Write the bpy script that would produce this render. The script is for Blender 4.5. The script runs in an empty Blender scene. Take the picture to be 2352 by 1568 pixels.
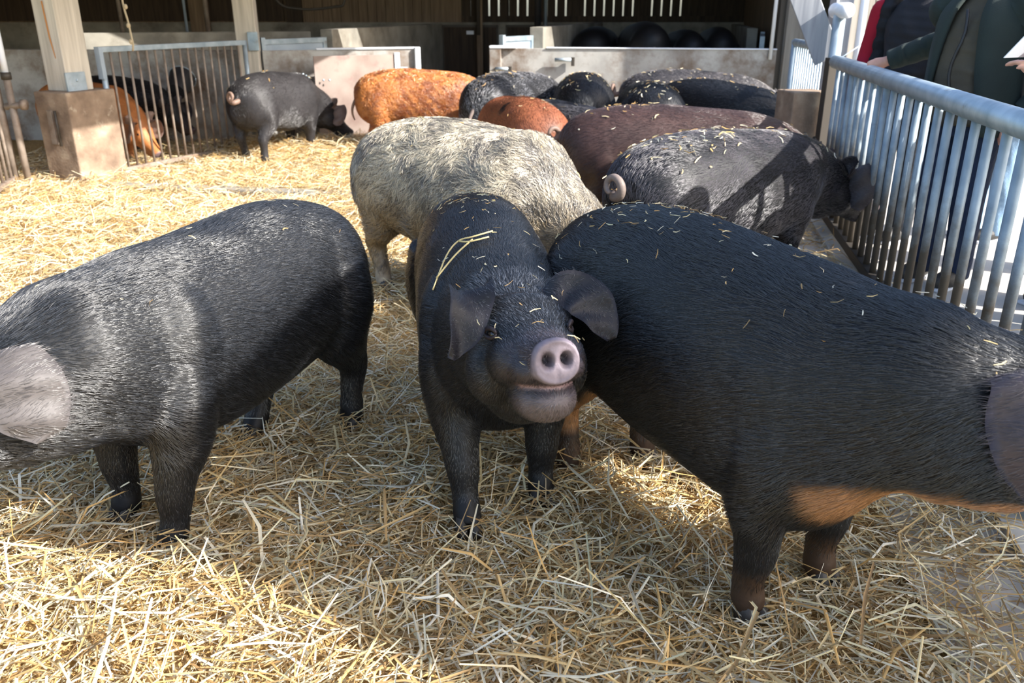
import bpy, math, random
import numpy as np
from mathutils import Vector, Matrix

random.seed(7); RNG = np.random.default_rng(7)
SC = bpy.context.scene
COL = SC.collection
PI = math.pi

# ------------------------------------------------------------------ camera, sky, sun, exposure
cam_d = bpy.data.cameras.new('camera'); cam = bpy.data.objects.new('camera', cam_d); COL.objects.link(cam)
cam.location = (0, 0, 1.5); cam.rotation_euler = (math.radians(90 - 21.7), 0, 0)
cam_d.sensor_width = 36.0; cam_d.lens = 36.0 * 1918 / 2352; cam_d.clip_start = 0.05; cam_d.clip_end = 400
cam_d.dof.use_dof = True; cam_d.dof.focus_distance = 2.5; cam_d.dof.aperture_fstop = 4.5
SC.camera = cam
SC.view_settings.view_transform = 'Standard'; SC.view_settings.look = 'None'
SC.view_settings.gamma = 1.0; SC.view_settings.use_curve_mapping = False
SC.view_settings.exposure = 0.6
SUN_EL = math.radians(33.0); SUN_H = Vector((0.90, -0.43, 0)).normalized()
SUN_DIR = Vector((SUN_H.x * math.cos(SUN_EL), SUN_H.y * math.cos(SUN_EL), math.sin(SUN_EL)))   # towards the sun
world = bpy.data.worlds.new('world'); SC.world = world; world.use_nodes = True
wn = world.node_tree; wn.nodes.clear()
wo = wn.nodes.new('ShaderNodeOutputWorld'); wb = wn.nodes.new('ShaderNodeBackground'); ws = wn.nodes.new('ShaderNodeTexSky')
ws.sky_type = 'NISHITA'; ws.sun_disc = False; ws.sun_elevation = SUN_EL
ws.sun_rotation = math.atan2(SUN_H.x, SUN_H.y); ws.air_density = 1.0; ws.dust_density = 2.0
wn.links.new(ws.outputs[0], wb.inputs[0]); wb.inputs[1].default_value = 0.28
wn.links.new(wb.outputs[0], wo.inputs[0])
sun_d = bpy.data.lights.new('sun', 'SUN'); sun_d.energy = 8.5; sun_d.angle = math.radians(0.6); sun_d.color = (1.0, 0.96, 0.90)
sun = bpy.data.objects.new('sun', sun_d); COL.objects.link(sun)
sun.rotation_euler = SUN_DIR.to_track_quat('Z', 'Y').to_euler(); sun.location = SUN_DIR * 30

# ------------------------------------------------------------------ helpers
def tag(o, label=None, cat=None, group=None, kind=None):
    if label: o['label'] = label
    if cat: o['category'] = cat
    if group: o['group'] = group
    if kind: o['kind'] = kind
    return o

def empty(name, loc=(0, 0, 0), rz=0, label=None, cat=None, group=None):
    o = bpy.data.objects.new(name, None); COL.objects.link(o); o.location = loc; o.rotation_euler = (0, 0, rz)
    o.empty_display_size = 0.1
    return tag(o, label, cat, group)

def mesh_obj(name, V, F, mat=None, parent=None, smooth=False, bevel=0.0):
    me = bpy.data.meshes.new(name); me.from_pydata([tuple(map(float, v)) for v in V], [], [tuple(map(int, f)) for f in F]); me.validate(); me.update()
    if smooth: me.polygons.foreach_set('use_smooth', [True] * len(me.polygons))
    if mat: me.materials.append(mat)
    o = bpy.data.objects.new(name, me); COL.objects.link(o)
    if parent: o.parent = parent
    if bevel:
        m = o.modifiers.new('bevel', 'BEVEL'); m.width = bevel; m.segments = 2; m.limit_method = 'ANGLE'
    return o

class MB:
    def __init__(s): s.V = []; s.F = []
    def add(s, V, F):
        b = len(s.V); s.V += [tuple(v) for v in V]; s.F += [tuple(i + b for i in f) for f in F]; return s
    def box(s, x0, x1, y0, y1, z0, z1, M=None):
        V = [Vector(p) for p in ((x0,y0,z0),(x1,y0,z0),(x1,y1,z0),(x0,y1,z0),(x0,y0,z1),(x1,y0,z1),(x1,y1,z1),(x0,y1,z1))]
        if M is not None: V = [M @ v for v in V]
        return s.add(V, [(0,3,2,1),(4,5,6,7),(0,1,5,4),(1,2,6,5),(2,3,7,6),(3,0,4,7)])
    def tube(s, P, R, n=12, cap=True):
        V, F = loft_tube(P, R, n, cap); return s.add(V, F)
    def build(s, name, mat=None, parent=None, smooth=False, bevel=0.0):
        return mesh_obj(name, s.V, s.F, mat, parent, smooth, bevel)

def oriented(p0, p1, up=(0, 0, 1)):
    """matrix whose x axis runs from p0 to p1"""
    p0 = Vector(p0); p1 = Vector(p1); x = (p1 - p0).normalized(); up = Vector(up)
    y = up.cross(x).normalized(); z = x.cross(y)
    M = Matrix((x, y, z)).transposed().to_4x4(); M.translation = p0
    return M, (p1 - p0).length

def loft_tube(P, R, n=12, cap=True):
    P = np.array(P, float); R = np.atleast_1d(np.array(R, float))
    if len(R) == 1: R = np.repeat(R, len(P))
    T = np.gradient(P, axis=0) if len(P) > 2 else np.repeat([P[-1] - P[0]], 2, 0)
    T /= np.linalg.norm(T, axis=1)[:, None] + 1e-12
    u = np.cross(T[0], (0, 0, 1)) if abs(T[0][2]) < 0.9 else np.cross(T[0], (0, 1, 0))
    u /= np.linalg.norm(u); V = []; F = []
    a = np.linspace(0, 2 * PI, n, endpoint=False)
    for i in range(len(P)):
        u = u - T[i] * np.dot(u, T[i]); u /= np.linalg.norm(u); w = np.cross(T[i], u)
        for k in a: V.append(P[i] + R[i] * (math.cos(k) * u + math.sin(k) * w))
    for i in range(len(P) - 1):
        for k in range(n):
            F.append((i * n + k, i * n + (k + 1) % n, (i + 1) * n + (k + 1) % n, (i + 1) * n + k))
    if cap:
        F.append(tuple(range(n))[::-1]); F.append(tuple((len(P) - 1) * n + k for k in range(n)))
    return V, F

def catmull(P, sub):
    P = np.array(P, float); n = len(P); out = []
    for i in range(n - 1):
        p0 = P[max(i - 1, 0)]; p1 = P[i]; p2 = P[i + 1]; p3 = P[min(i + 2, n - 1)]
        for k in range(sub):
            t = k / sub
            out.append(0.5 * (2 * p1 + (p2 - p0) * t + (2 * p0 - 5 * p1 + 4 * p2 - p3) * t * t + (-p0 + 3 * p1 - 3 * p2 + p3) * t ** 3))
    out.append(P[-1]); return np.array(out)

def ell(c, r, n=16, m=10, M=None):
    V = []; F = []
    for i in range(1, m):
        th = PI * i / m
        for k in range(n):
            ph = 2 * PI * k / n; V.append(Vector((r[0] * math.sin(th) * math.cos(ph), r[1] * math.sin(th) * math.sin(ph), r[2] * math.cos(th))))
    V.append(Vector((0, 0, r[2]))); V.append(Vector((0, 0, -r[2]))); t = len(V) - 2
    for i in range(m - 2):
        for k in range(n): F.append((i * n + k, (i + 1) * n + k, (i + 1) * n + (k + 1) % n, i * n + (k + 1) % n))
    for k in range(n): F.append((t, k, (k + 1) % n)); F.append((t + 1, (m - 2) * n + (k + 1) % n, (m - 2) * n + k))
    if M is not None: V = [M.to_3x3() @ v for v in V]
    c = Vector(c); return [v + c for v in V], F

def remesh(V, F, voxel, smooth=6):
    """fuse overlapping closed shapes into one continuous skin; returns numpy verts and quad list"""
    o = mesh_obj('tmp', V, F); m = o.modifiers.new('r', 'REMESH'); m.mode = 'VOXEL'; m.voxel_size = voxel
    if smooth: s = o.modifiers.new('s', 'SMOOTH'); s.factor = 0.5; s.iterations = smooth
    dg = bpy.context.evaluated_depsgraph_get(); ev = o.evaluated_get(dg); me = ev.to_mesh()
    co = np.empty(len(me.vertices) * 3); me.vertices.foreach_get('co', co); co = co.reshape(-1, 3)
    fs = [tuple(p.vertices) for p in me.polygons]
    ev.to_mesh_clear(); me0 = o.data; bpy.data.objects.remove(o); bpy.data.meshes.remove(me0)
    return co, fs

def color_attr(me, name, C):
    a = me.color_attributes.new(name, 'FLOAT_COLOR', 'POINT')
    C = np.asarray(C, float)
    if C.shape[1] == 3: C = np.concatenate([C, np.ones((len(C), 1))], 1)
    a.data.foreach_set('color', C.ravel())

def hx(s):   # sRGB hex to linear
    c = [int(s[i:i + 2], 16) / 255 for i in (0, 2, 4)]
    return tuple(x / 12.92 if x <= 0.04045 else ((x + 0.055) / 1.055) ** 2.4 for x in c)

_wv = RNG.normal(size=(24, 3)); _wp = RNG.uniform(0, 6.28, 24)
def snoise(P, f=1.0, k0=0, n=8):
    """cheap smooth noise from summed sines, about -1..1"""
    P = np.asarray(P, float) * f; r = np.zeros(len(P))
    for i in range(k0, k0 + n): r += np.sin(P @ _wv[i % 24] * (1 + 0.35 * (i - k0)) + _wp[i % 24])
    return r / (n ** 0.5) / 1.2

# ------------------------------------------------------------------ materials
def mat(name):
    m = bpy.data.materials.new(name); m.use_nodes = True; nt = m.node_tree; return m, nt, nt.nodes['Principled BSDF']
def N(nt, t, **kw):
    n = nt.nodes.new(t)
    for k, v in kw.items():
        if k in n.inputs.keys(): n.inputs[k].default_value = v
        else: setattr(n, k, v)
    return n
def ramp(nt, fac, stops):
    r = nt.nodes.new('ShaderNodeValToRGB'); e = r.color_ramp.elements
    while len(e) < len(stops): e.new(0.5)
    for i, (p, c) in enumerate(stops): e[i].position = p; e[i].color = (*c, 1) if len(c) == 3 else c
    nt.links.new(fac, r.inputs[0]); return r.outputs[0]
def noise_mat(name, stops, scale=4, detail=6, rough=0.8, metal=0.0, bump=0.2, bscale=40, stretch=(1, 1, 1), dist=0.0, spec=0.5, dirt=None):
    m, nt, b = mat(name); tc = N(nt, 'ShaderNodeTexCoord'); mp = N(nt, 'ShaderNodeMapping'); mp.inputs['Scale'].default_value = stretch
    nt.links.new(tc.outputs['Object'], mp.inputs[0])
    n = N(nt, 'ShaderNodeTexNoise', Scale=scale, Detail=detail, Distortion=dist); nt.links.new(mp.outputs[0], n.inputs['Vector'])
    c = ramp(nt, n.outputs[0], stops)
    if dirt:      # (colour, scale, low, high): stains with their own shape
        d = N(nt, 'ShaderNodeTexNoise', Scale=dirt[1], Detail=8.0, Roughness=0.7); nt.links.new(tc.outputs['Object'], d.inputs['Vector'])
        mr = N(nt, 'ShaderNodeMapRange'); mr.inputs['From Min'].default_value = dirt[2]; mr.inputs['From Max'].default_value = dirt[3]
        nt.links.new(d.outputs[0], mr.inputs['Value'])
        mx = N(nt, 'ShaderNodeMix', data_type='RGBA'); nt.links.new(mr.outputs[0], mx.inputs[0]); nt.links.new(c, mx.inputs[6])
        mx.inputs[7].default_value = (*dirt[0], 1); c = mx.outputs[2]
    nt.links.new(c, b.inputs['Base Color']); b.inputs['Roughness'].default_value = rough; b.inputs['Metallic'].default_value = metal
    b.inputs['Specular IOR Level'].default_value = spec
    if bump:
        n2 = N(nt, 'ShaderNodeTexNoise', Scale=bscale, Detail=5.0); nt.links.new(mp.outputs[0], n2.inputs['Vector'])
        bp = N(nt, 'ShaderNodeBump', Strength=bump, Distance=0.01); nt.links.new(n2.outputs[0], bp.inputs['Height']); nt.links.new(bp.outputs[0], b.inputs['Normal'])
    return m
def attr_mat(name, attr, rough=0.5, spec=0.5, bump=0.0, bscale=120, var=0.25, stretch=(1, 1, 1), sheen=0.0, transl=0.0):
    m, nt, b = mat(name); a = N(nt, 'ShaderNodeAttribute'); a.attribute_name = attr; c = a.outputs['Color']
    if var:
        tc = N(nt, 'ShaderNodeTexCoord'); mp = N(nt, 'ShaderNodeMapping'); mp.inputs['Scale'].default_value = stretch; nt.links.new(tc.outputs['Object'], mp.inputs[0])
        n = N(nt, 'ShaderNodeTexNoise', Scale=bscale, Detail=4.0); nt.links.new(mp.outputs[0], n.inputs['Vector'])
        mr = N(nt, 'ShaderNodeMapRange'); mr.inputs['To Min'].default_value = 1 - var; mr.inputs['To Max'].default_value = 1 + var; nt.links.new(n.outputs[0], mr.inputs['Value'])
        mx = N(nt, 'ShaderNodeMix', data_type='RGBA', blend_type='MULTIPLY'); mx.inputs[0].default_value = 1; nt.links.new(c, mx.inputs[6]); nt.links.new(mr.outputs[0], mx.inputs[7]); c = mx.outputs[2]
        if bump:
            bp = N(nt, 'ShaderNodeBump', Strength=bump, Distance=0.004); nt.links.new(n.outputs[0], bp.inputs['Height']); nt.links.new(bp.outputs[0], b.inputs['Normal'])
    nt.links.new(c, b.inputs['Base Color']); b.inputs['Roughness'].default_value = rough; b.inputs['Specular IOR Level'].default_value = spec
    if sheen: b.inputs['Sheen Weight'].default_value = sheen
    if transl:
        out = [n_ for n_ in nt.nodes if n_.type == 'OUTPUT_MATERIAL'][0]; t = N(nt, 'ShaderNodeBsdfTranslucent'); nt.links.new(c, t.inputs[0])
        ms = N(nt, 'ShaderNodeMixShader'); ms.inputs[0].default_value = transl; nt.links.new(b.outputs[0], ms.inputs[1]); nt.links.new(t.outputs[0], ms.inputs[2]); nt.links.new(ms.outputs[0], out.inputs[0])
    return m
def plain(name, c, rough=0.6, metal=0.0, spec=0.5, coat=0.0):
    m, nt, b = mat(name); b.inputs['Base Color'].default_value = (*c, 1); b.inputs['Roughness'].default_value = rough
    b.inputs['Metallic'].default_value = metal; b.inputs['Specular IOR Level'].default_value = spec; b.inputs['Coat Weight'].default_value = coat; return m
def plank_mat(name, c0, c1, width=0.12, axis=0, rough=0.85):
    m, nt, b = mat(name); tc = N(nt, 'ShaderNodeTexCoord'); mp = N(nt, 'ShaderNodeMapping')
    mp.inputs['Scale'].default_value = (1, 1, 0.06); nt.links.new(tc.outputs['Object'], mp.inputs[0])
    n = N(nt, 'ShaderNodeTexNoise', Scale=22.0, Detail=6.0, Distortion=0.5); nt.links.new(mp.outputs[0], n.inputs['Vector'])
    c = ramp(nt, n.outputs[0], [(0.3, c0), (0.7, c1)])
    nt.links.new(c, b.inputs['Base Color']); b.inputs['Roughness'].default_value = rough
    bp = N(nt, 'ShaderNodeBump', Strength=0.3, Distance=0.004); nt.links.new(n.outputs[0], bp.inputs['Height']); nt.links.new(bp.outputs[0], b.inputs['Normal'])
    return m

M = {}
M['skin'] = attr_mat('pig_skin', 'coat_color', rough=0.55, spec=0.35, bump=0.25, bscale=90, var=0.25, stretch=(0.35, 1, 1))
M['hair'] = attr_mat('pig_bristles', 'hair_color', rough=0.30, spec=1.0, var=0)
M['eye'] = plain('pig_eye', (0.012, 0.007, 0.004), 0.08, spec=0.8)
M['hoof'] = noise_mat('pig_hoof', [(0.3, (0.02, 0.018, 0.016)), (0.7, (0.07, 0.06, 0.05))], 30, rough=0.6)
M['tooth'] = plain('tooth', hx('e8dcc0'), 0.4)
M['straw'] = attr_mat('straw', 'straw_color', rough=0.55, spec=0.35, var=0.15, bscale=60, transl=0.22)
M['ground'] = noise_mat('straw_ground', [(0.25, hx('6b5230')), (0.5, hx('a98a55')), (0.75, hx('d2b67c'))], 45, 8, 0.95, bump=1.0, bscale=90, dist=1.5)
M['concrete'] = noise_mat('pale_concrete', [(0.3, hx('a8a196')), (0.7, hx('cfc9bd'))], 3, 8, 0.9, bump=0.2, bscale=60, dirt=(hx('6d5d4b'), 1.6, 0.52, 0.75))
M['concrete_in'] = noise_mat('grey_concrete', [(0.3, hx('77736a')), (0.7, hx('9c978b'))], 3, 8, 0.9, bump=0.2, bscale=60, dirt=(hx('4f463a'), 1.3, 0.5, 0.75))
M['pier'] = noise_mat('brown_pier_concrete', [(0.3, hx('6c5a4b')), (0.55, hx('8f7b68')), (0.8, hx('b7a68f'))], 6, 8, 0.95, bump=0.5, bscale=50, dirt=(hx('b3a692'), 5, 0.58, 0.68))
M['panel'] = noise_mat('weathered_panel', [(0.3, hx('8b8884')), (0.5, hx('a8a6a1')), (0.7, hx('b8b6b1'))], 2.5, 8, 0.7, bump=0.1, bscale=40, dirt=(hx('6a5644'), 2.0, 0.44, 0.66))
M['board'] = noise_mat('stained_board', [(0.3, hx('7b675f')), (0.5, hx('8f8077')), (0.75, hx('9c8f85'))], 3, 8, 0.75, bump=0.1, bscale=40, dirt=(hx('85504f'), 2.5, 0.54, 0.74))
M['galv'] = noise_mat('galvanized_steel', [(0.3, hx('93a3ae')), (0.7, hx('b9c6ce'))], 9, 6, 0.48, 0.55, bump=0.08, bscale=80, dirt=(hx('7d6a52'), 5, 0.6, 0.8))
M['galv_dirty'] = noise_mat('dirty_galvanized_steel', [(0.3, hx('7d7064')), (0.7, hx('a3968a'))], 9, 6, 0.6, 0.3, bump=0.1, bscale=80, dirt=(hx('6a4f3a'), 4, 0.5, 0.8))
def rod_mat():  # rod colour turns darker and browner towards the bottom
    m, nt, b = mat('galvanized_rod_dark_base'); tc = N(nt, 'ShaderNodeTexCoord'); n = N(nt, 'ShaderNodeTexNoise', Scale=9.0, Detail=6.0); nt.links.new(tc.outputs['Object'], n.inputs['Vector'])
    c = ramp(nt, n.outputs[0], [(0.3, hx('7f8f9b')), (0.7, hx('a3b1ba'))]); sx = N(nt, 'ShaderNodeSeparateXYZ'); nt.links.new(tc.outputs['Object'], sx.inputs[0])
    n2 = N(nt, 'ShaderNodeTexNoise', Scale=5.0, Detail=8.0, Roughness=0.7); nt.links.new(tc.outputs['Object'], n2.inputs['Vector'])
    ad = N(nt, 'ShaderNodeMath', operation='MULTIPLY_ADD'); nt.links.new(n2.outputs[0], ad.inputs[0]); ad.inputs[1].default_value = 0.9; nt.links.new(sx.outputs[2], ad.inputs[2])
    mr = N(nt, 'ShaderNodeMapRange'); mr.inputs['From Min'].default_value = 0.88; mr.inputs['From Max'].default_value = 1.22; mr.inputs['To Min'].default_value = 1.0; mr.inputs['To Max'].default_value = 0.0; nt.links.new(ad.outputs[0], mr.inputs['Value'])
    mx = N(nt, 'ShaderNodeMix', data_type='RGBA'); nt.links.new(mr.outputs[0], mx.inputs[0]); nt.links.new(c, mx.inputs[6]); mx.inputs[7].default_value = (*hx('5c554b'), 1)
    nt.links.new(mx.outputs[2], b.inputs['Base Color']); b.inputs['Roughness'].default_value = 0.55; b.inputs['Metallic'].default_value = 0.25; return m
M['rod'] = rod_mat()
M['steel_dark'] = plain('dark_steel', hx('4b4640'), 0.6, 0.5)
M['sheet'] = noise_mat('blue_grey_sheet', [(0.3, hx('8e9dab')), (0.7, hx('a9b6c2'))], 3, 6, 0.5, 0.3, bump=0.05)
M['white_pipe'] = plain('white_paint', hx('dfe3ea'), 0.5)
M['post_wood'] = plank_mat('pale_post_wood', hx('a8a092'), hx('d2cabc'))
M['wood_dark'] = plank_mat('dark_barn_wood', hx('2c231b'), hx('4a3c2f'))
M['wood_mid'] = plank_mat('brown_barn_wood', hx('665443'), hx('8c7760'))
M['wood_grey'] = plank_mat('grey_weathered_wood', hx('8a8d93'), hx('b4b5b8'))
M['siding'] = plank_mat('pale_siding', hx('7a746c'), hx('9a948b'))
M['pave'] = noise_mat('pale_paving', [(0.3, hx('b5aea4')), (0.7, hx('cfc9bf'))], 2, 8, 0.9, bump=0.15, bscale=60)
M['asphalt'] = noise_mat('asphalt', [(0.3, hx('6e6f70')), (0.7, hx('8b8b8a'))], 3, 8, 0.95, bump=0.2, bscale=80)
M['grass'] = noise_mat('grass', [(0.3, hx('5d7431')), (0.7, hx('8e9a4a'))], 12, 6, 0.95, bump=0.4)
M['rope'] = plain('rope', hx('b9a98c'), 0.9)
M['rust'] = plain('rust_streak', hx('b07a45'), 0.9)
M['rubber'] = plain('black_rubber', (0.02, 0.02, 0.022), 0.5)
M['skin_h'] = noise_mat('human_skin', [(0.35, hx('c98f7c')), (0.65, hx('dda78f'))], 12, rough=0.55, bump=0.1, bscale=120)
def cloth(name, c, v=0.8, rough=0.9):
    return noise_mat(name, [(0.3, tuple(x * v for x in c)), (0.7, c)], 8, 6, rough, bump=0.3, bscale=160)

# ------------------------------------------------------------------ ground
FX = lambda y: 2.196 + 0.184 * (y - 5.376)        # line of the tubular fence on the right
def smooth01(t): t = np.clip(t, 0, 1); return t * t * (3 - 2 * t)
def H(x, y):
    x = np.asarray(x, float); y = np.asarray(y, float)
    P = np.stack([x, y, 0 * x], -1).reshape(-1, 3)
    h = 0.022 * snoise(P, 1.6, 0) + 0.012 * snoise(P, 4.5, 6) + 0.006 * snoise(P, 11, 12)
    h = h.reshape(x.shape)
    h = h + 0.10 * np.exp(-((y - 9.6) / 0.7) ** 2) * smooth01((x + 3.6) / 0.6) * smooth01((0.2 - x) / 1.0)      # banked straw before the panel
    h = h + 0.05 * np.exp(-(((x + 1.0) / 0.7) ** 2 + ((y - 1.75) / 0.35) ** 2))
    f = 2.196 + 0.184 * (y - 5.376)
    return h * smooth01((f - 0.15 - x) / 0.5)
nx, ny = 150, 220
gx = np.linspace(-9.8, 2.6, nx); gy = np.linspace(-1.5, 16.1, ny)
X, Y = np.meshgrid(gx, gy); Xs = np.minimum(X, FX(Y) + 0.02)
Z = H(Xs, Y) - 0.015
V = np.stack([Xs, Y, Z], -1).reshape(-1, 3)
F = [(j * nx + i, j * nx + i + 1, (j + 1) * nx + i + 1, (j + 1) * nx + i) for j in range(ny - 1) for i in range(nx - 1)]
tag(mesh_obj('floor', V, F, M['ground'], smooth=True), kind='structure')
# paving outside the fence, asphalt road and verge beyond
g = MB(); ys = np.linspace(-3, 30, 12)
for a, b in zip(ys[:-1], ys[1:]):
    g.add([(FX(a) + 0.02, a, 0.0), (6.5, a, 0.0), (6.5, b, 0.0), (FX(b) + 0.02, b, 0.0)], [(0, 1, 2, 3)])
tag(g.build('ground_paving', M['pave']), kind='structure')
tag(MB().box(6.5, 30, -3, 60, -0.06, 0.0).build('ground_road', M['asphalt']), kind='structure')
tag(MB().box(-60, 60, 60, 120, -0.05, 0.1).build('ground_meadow', M['grass']), kind='structure')
tag(MB().box(-120, 120, -60, 160, -0.5, -0.12).build('ground_far', M['grass']), kind='structure')
k = MB()
for a, b in zip(np.linspace(-1.0, 6.2, 13)[:-1], np.linspace(-1.0, 6.2, 13)[1:]):
    k.add([(FX(a) - 0.42 + 0.05 * math.sin(a * 5), a, -0.004), (FX(a), a, 0.0), (FX(b), b, 0.0), (FX(b) - 0.42 + 0.05 * math.sin(b * 5), b, -0.004)], [(0, 1, 2, 3)])
tag(k.build('floor_apron', M['pave']), kind='structure')
k = MB()
for a, b in ((-3, 3.6), (3.6, 6.6)):
    MM, L = oriented((FX(a), a, 0), (FX(b), b, 0)); k.box(0, L, -0.10, 0.10, -0.05, 0.035, MM)
tag(k.build('trim_kerb', M['concrete']), kind='structure')
# the concrete sill across the straw in front of the left pen
MM, L = oriented((-3.66, 7.60, 0), (-1.0, 7.12, 0)); tag(MB().box(0, L, -0.07, 0.07, -0.05, 0.03, MM).build('trim_sill', M['concrete_in'], bevel=0.01), kind='structure')

# ------------------------------------------------------------------ straw
def straw_mesh(name, P, D, Nn, Ln, W, C, label, parent=None, bend=0.15, curl=True):
    n = len(P); D = D / np.linalg.norm(D, axis=1)[:, None]
    S = np.cross(D, Nn); S /= np.linalg.norm(S, axis=1)[:, None] + 1e-9; U = np.cross(S, D)
    r = RNG.uniform(0, PI, n); S2 = S * np.cos(r)[:, None] + U * np.sin(r)[:, None] * 0.6; U2 = np.cross(S2, D)
    b1 = RNG.normal(0, bend, n) * Ln; b2 = RNG.normal(0, bend * 0.6, n) * Ln
    Vs = []
    for t, ww in ((-0.5, 0.8), (0.0, 1.0), (0.5, 0.6)):
        c = P + D * (Ln * t)[:, None] + (S * b1[:, None] + U * b2[:, None]) * (1 if t == 0 else 0)
        hw = (W * 0.5 * ww)[:, None]
        Vs += [c - S2 * hw, c + U2 * hw * 0.7, c + S2 * hw]
    V = np.stack(Vs, 1).reshape(-1, 3)
    q = np.array([(0, 1, 4, 3), (1, 2, 5, 4), (3, 4, 7, 6), (4, 5, 8, 7)])
    Fq = (np.arange(n)[:, None, None] * 9 + q[None]).reshape(-1, 4)
    me = bpy.data.meshes.new(name); me.vertices.add(len(V)); me.vertices.foreach_set('co', V.ravel())
    me.loops.add(Fq.size); me.loops.foreach_set('vertex_index', Fq.ravel()); me.polygons.add(len(Fq))
    me.polygons.foreach_set('loop_start', np.arange(len(Fq)) * 4); me.polygons.foreach_set('loop_total', np.full(len(Fq), 4)); me.update(calc_edges=True)
    color_attr(me, 'straw_color', np.repeat(C, 9, 0)); me.materials.append(M['straw'])
    o = bpy.data.objects.new(name, me); COL.objects.link(o)
    if parent: o.parent = parent
    return o
PAL = np.array([hx(c) for c in ('ecdfbf', 'e0cc9c', 'd3b985', 'c6a874', 'f2ead3', 'b89766', 'd9d0a9', 'e6d3aa', 'ab8a5c', 'cfc7ae', 'd8b070')])
def straw_colors(n): return PAL[RNG.integers(0, len(PAL), n)] * RNG.uniform(0.8, 1.1, (n, 1))
def straw_field(name, n, x0, x1, y0, y1, lmin, lmax, w, label, lift=0.03, tilt=0.22, cond=None):
    x = RNG.uniform(x0, x1, n); y = RNG.uniform(y0, y1, n)
    ok = x < FX(y) - 0.06
    if cond is not None: ok &= cond(x, y)
    x = x[ok]; y = y[ok]; n = len(x)
    P0 = np.stack([x, y, np.zeros(n)], -1)
    th = RNG.uniform(0, 2 * PI, n) + 0.8 * snoise(P0, 1.5, 3)
    tl = RNG.normal(0, tilt, n); up = RNG.random(n) < 0.02; tl[up] = RNG.uniform(0.3, 0.9, up.sum())
    D = np.stack([np.cos(th) * np.cos(tl), np.sin(th) * np.cos(tl), np.sin(tl)], -1)
    Ln = RNG.uniform(lmin, lmax, n) * RNG.uniform(0.5, 1, n); W = RNG.uniform(0.6, 1.3, n) * w
    z = H(x, y) + RNG.random(n) * lift + np.abs(np.sin(tl)) * Ln * 0.4
    return tag(straw_mesh(name, np.stack([x, y, z], -1), D, np.tile([0, 0, 1.0], (n, 1)), Ln, W, straw_colors(n), label), label, 'straw', kind='stuff')
def inview(x, y): return (np.abs(x) < 0.66 * (y * 0.93 + 0.55) + 0.35)
bare = lambda x, y: 1 - smooth01((x - (FX(y) - 0.50)) / 0.4) * (0.62 + 0.4 * snoise(np.stack([x, y, 0 * x], -1), 3.0, 5))
straw_field('straw_bedding', 52000, -3.2, 2.4, 0.9, 3.8, 0.07, 0.27, 0.0068, 'loose golden straw covering the pen floor around the front pigs',
            cond=lambda x, y: inview(x, y) & (RNG.random(len(x)) < bare(x, y)))
straw_field('straw_bedding', 70000, -5.2, 2.6, 3.8, 10.6, 0.09, 0.28, 0.0075, 'sunlit straw covering the back of the pen up to the wall panels',
            cond=lambda x, y: inview(x, y) & (RNG.random(len(x)) < bare(x, y) * np.where(y > 7.6, 0.85, 1)))
straw_field('straw_bedding', 12000, -7.5, 3.0, 10.6, 15.8, 0.12, 0.3, 0.010, 'straw on the shaded floor inside the barn', cond=inview)
straw_field('straw_bedding', 2600, -3.0, 1.9, 1.0, 3.4, 0.20, 0.38, 0.009, 'longer straw stems lying on top of the bedding in front', lift=0.055, tilt=0.28,
            cond=lambda x, y: inview(x, y) & (RNG.random(len(x)) < bare(x, y)))

# ------------------------------------------------------------------ pigs
TR = [  # trunk stations: x, top, bottom, half width
    (-0.690, 0.640, 0.540, 0.030), (-0.665, 0.705, 0.430, 0.115), (-0.590, 0.775, 0.345, 0.190), (-0.47, 0.820, 0.300, 0.232),
    (-0.30, 0.845, 0.300, 0.238), (-0.10, 0.850, 0.270, 0.240), (0.10, 0.835, 0.255, 0.245), (0.28, 0.820, 0.270, 0.238), (0.42, 0.805, 0.310, 0.215), (0.50, 0.785, 0.345, 0.195)]
HD = [  # head stations: distance, up, down, half width
    (0.06, 0.190, 0.205, 0.178), (0.15, 0.165, 0.200, 0.160), (0.23, 0.150, 0.185, 0.143), (0.31, 0.130, 0.165, 0.128), (0.38, 0.098, 0.145, 0.108),
    (0.45, 0.068, 0.122, 0.085), (0.52, 0.052, 0.098, 0.068), (0.58, 0.047, 0.080, 0.060), (0.625, 0.050, 0.060, 0.056), (0.650, 0.052, 0.055, 0.056), (0.658, 0.044, 0.047, 0.048)]

def rot_dir(yaw, pitch): return np.array([math.cos(yaw) * math.cos(pitch), math.sin(yaw) * math.cos(pitch), math.sin(pitch)])

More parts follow.
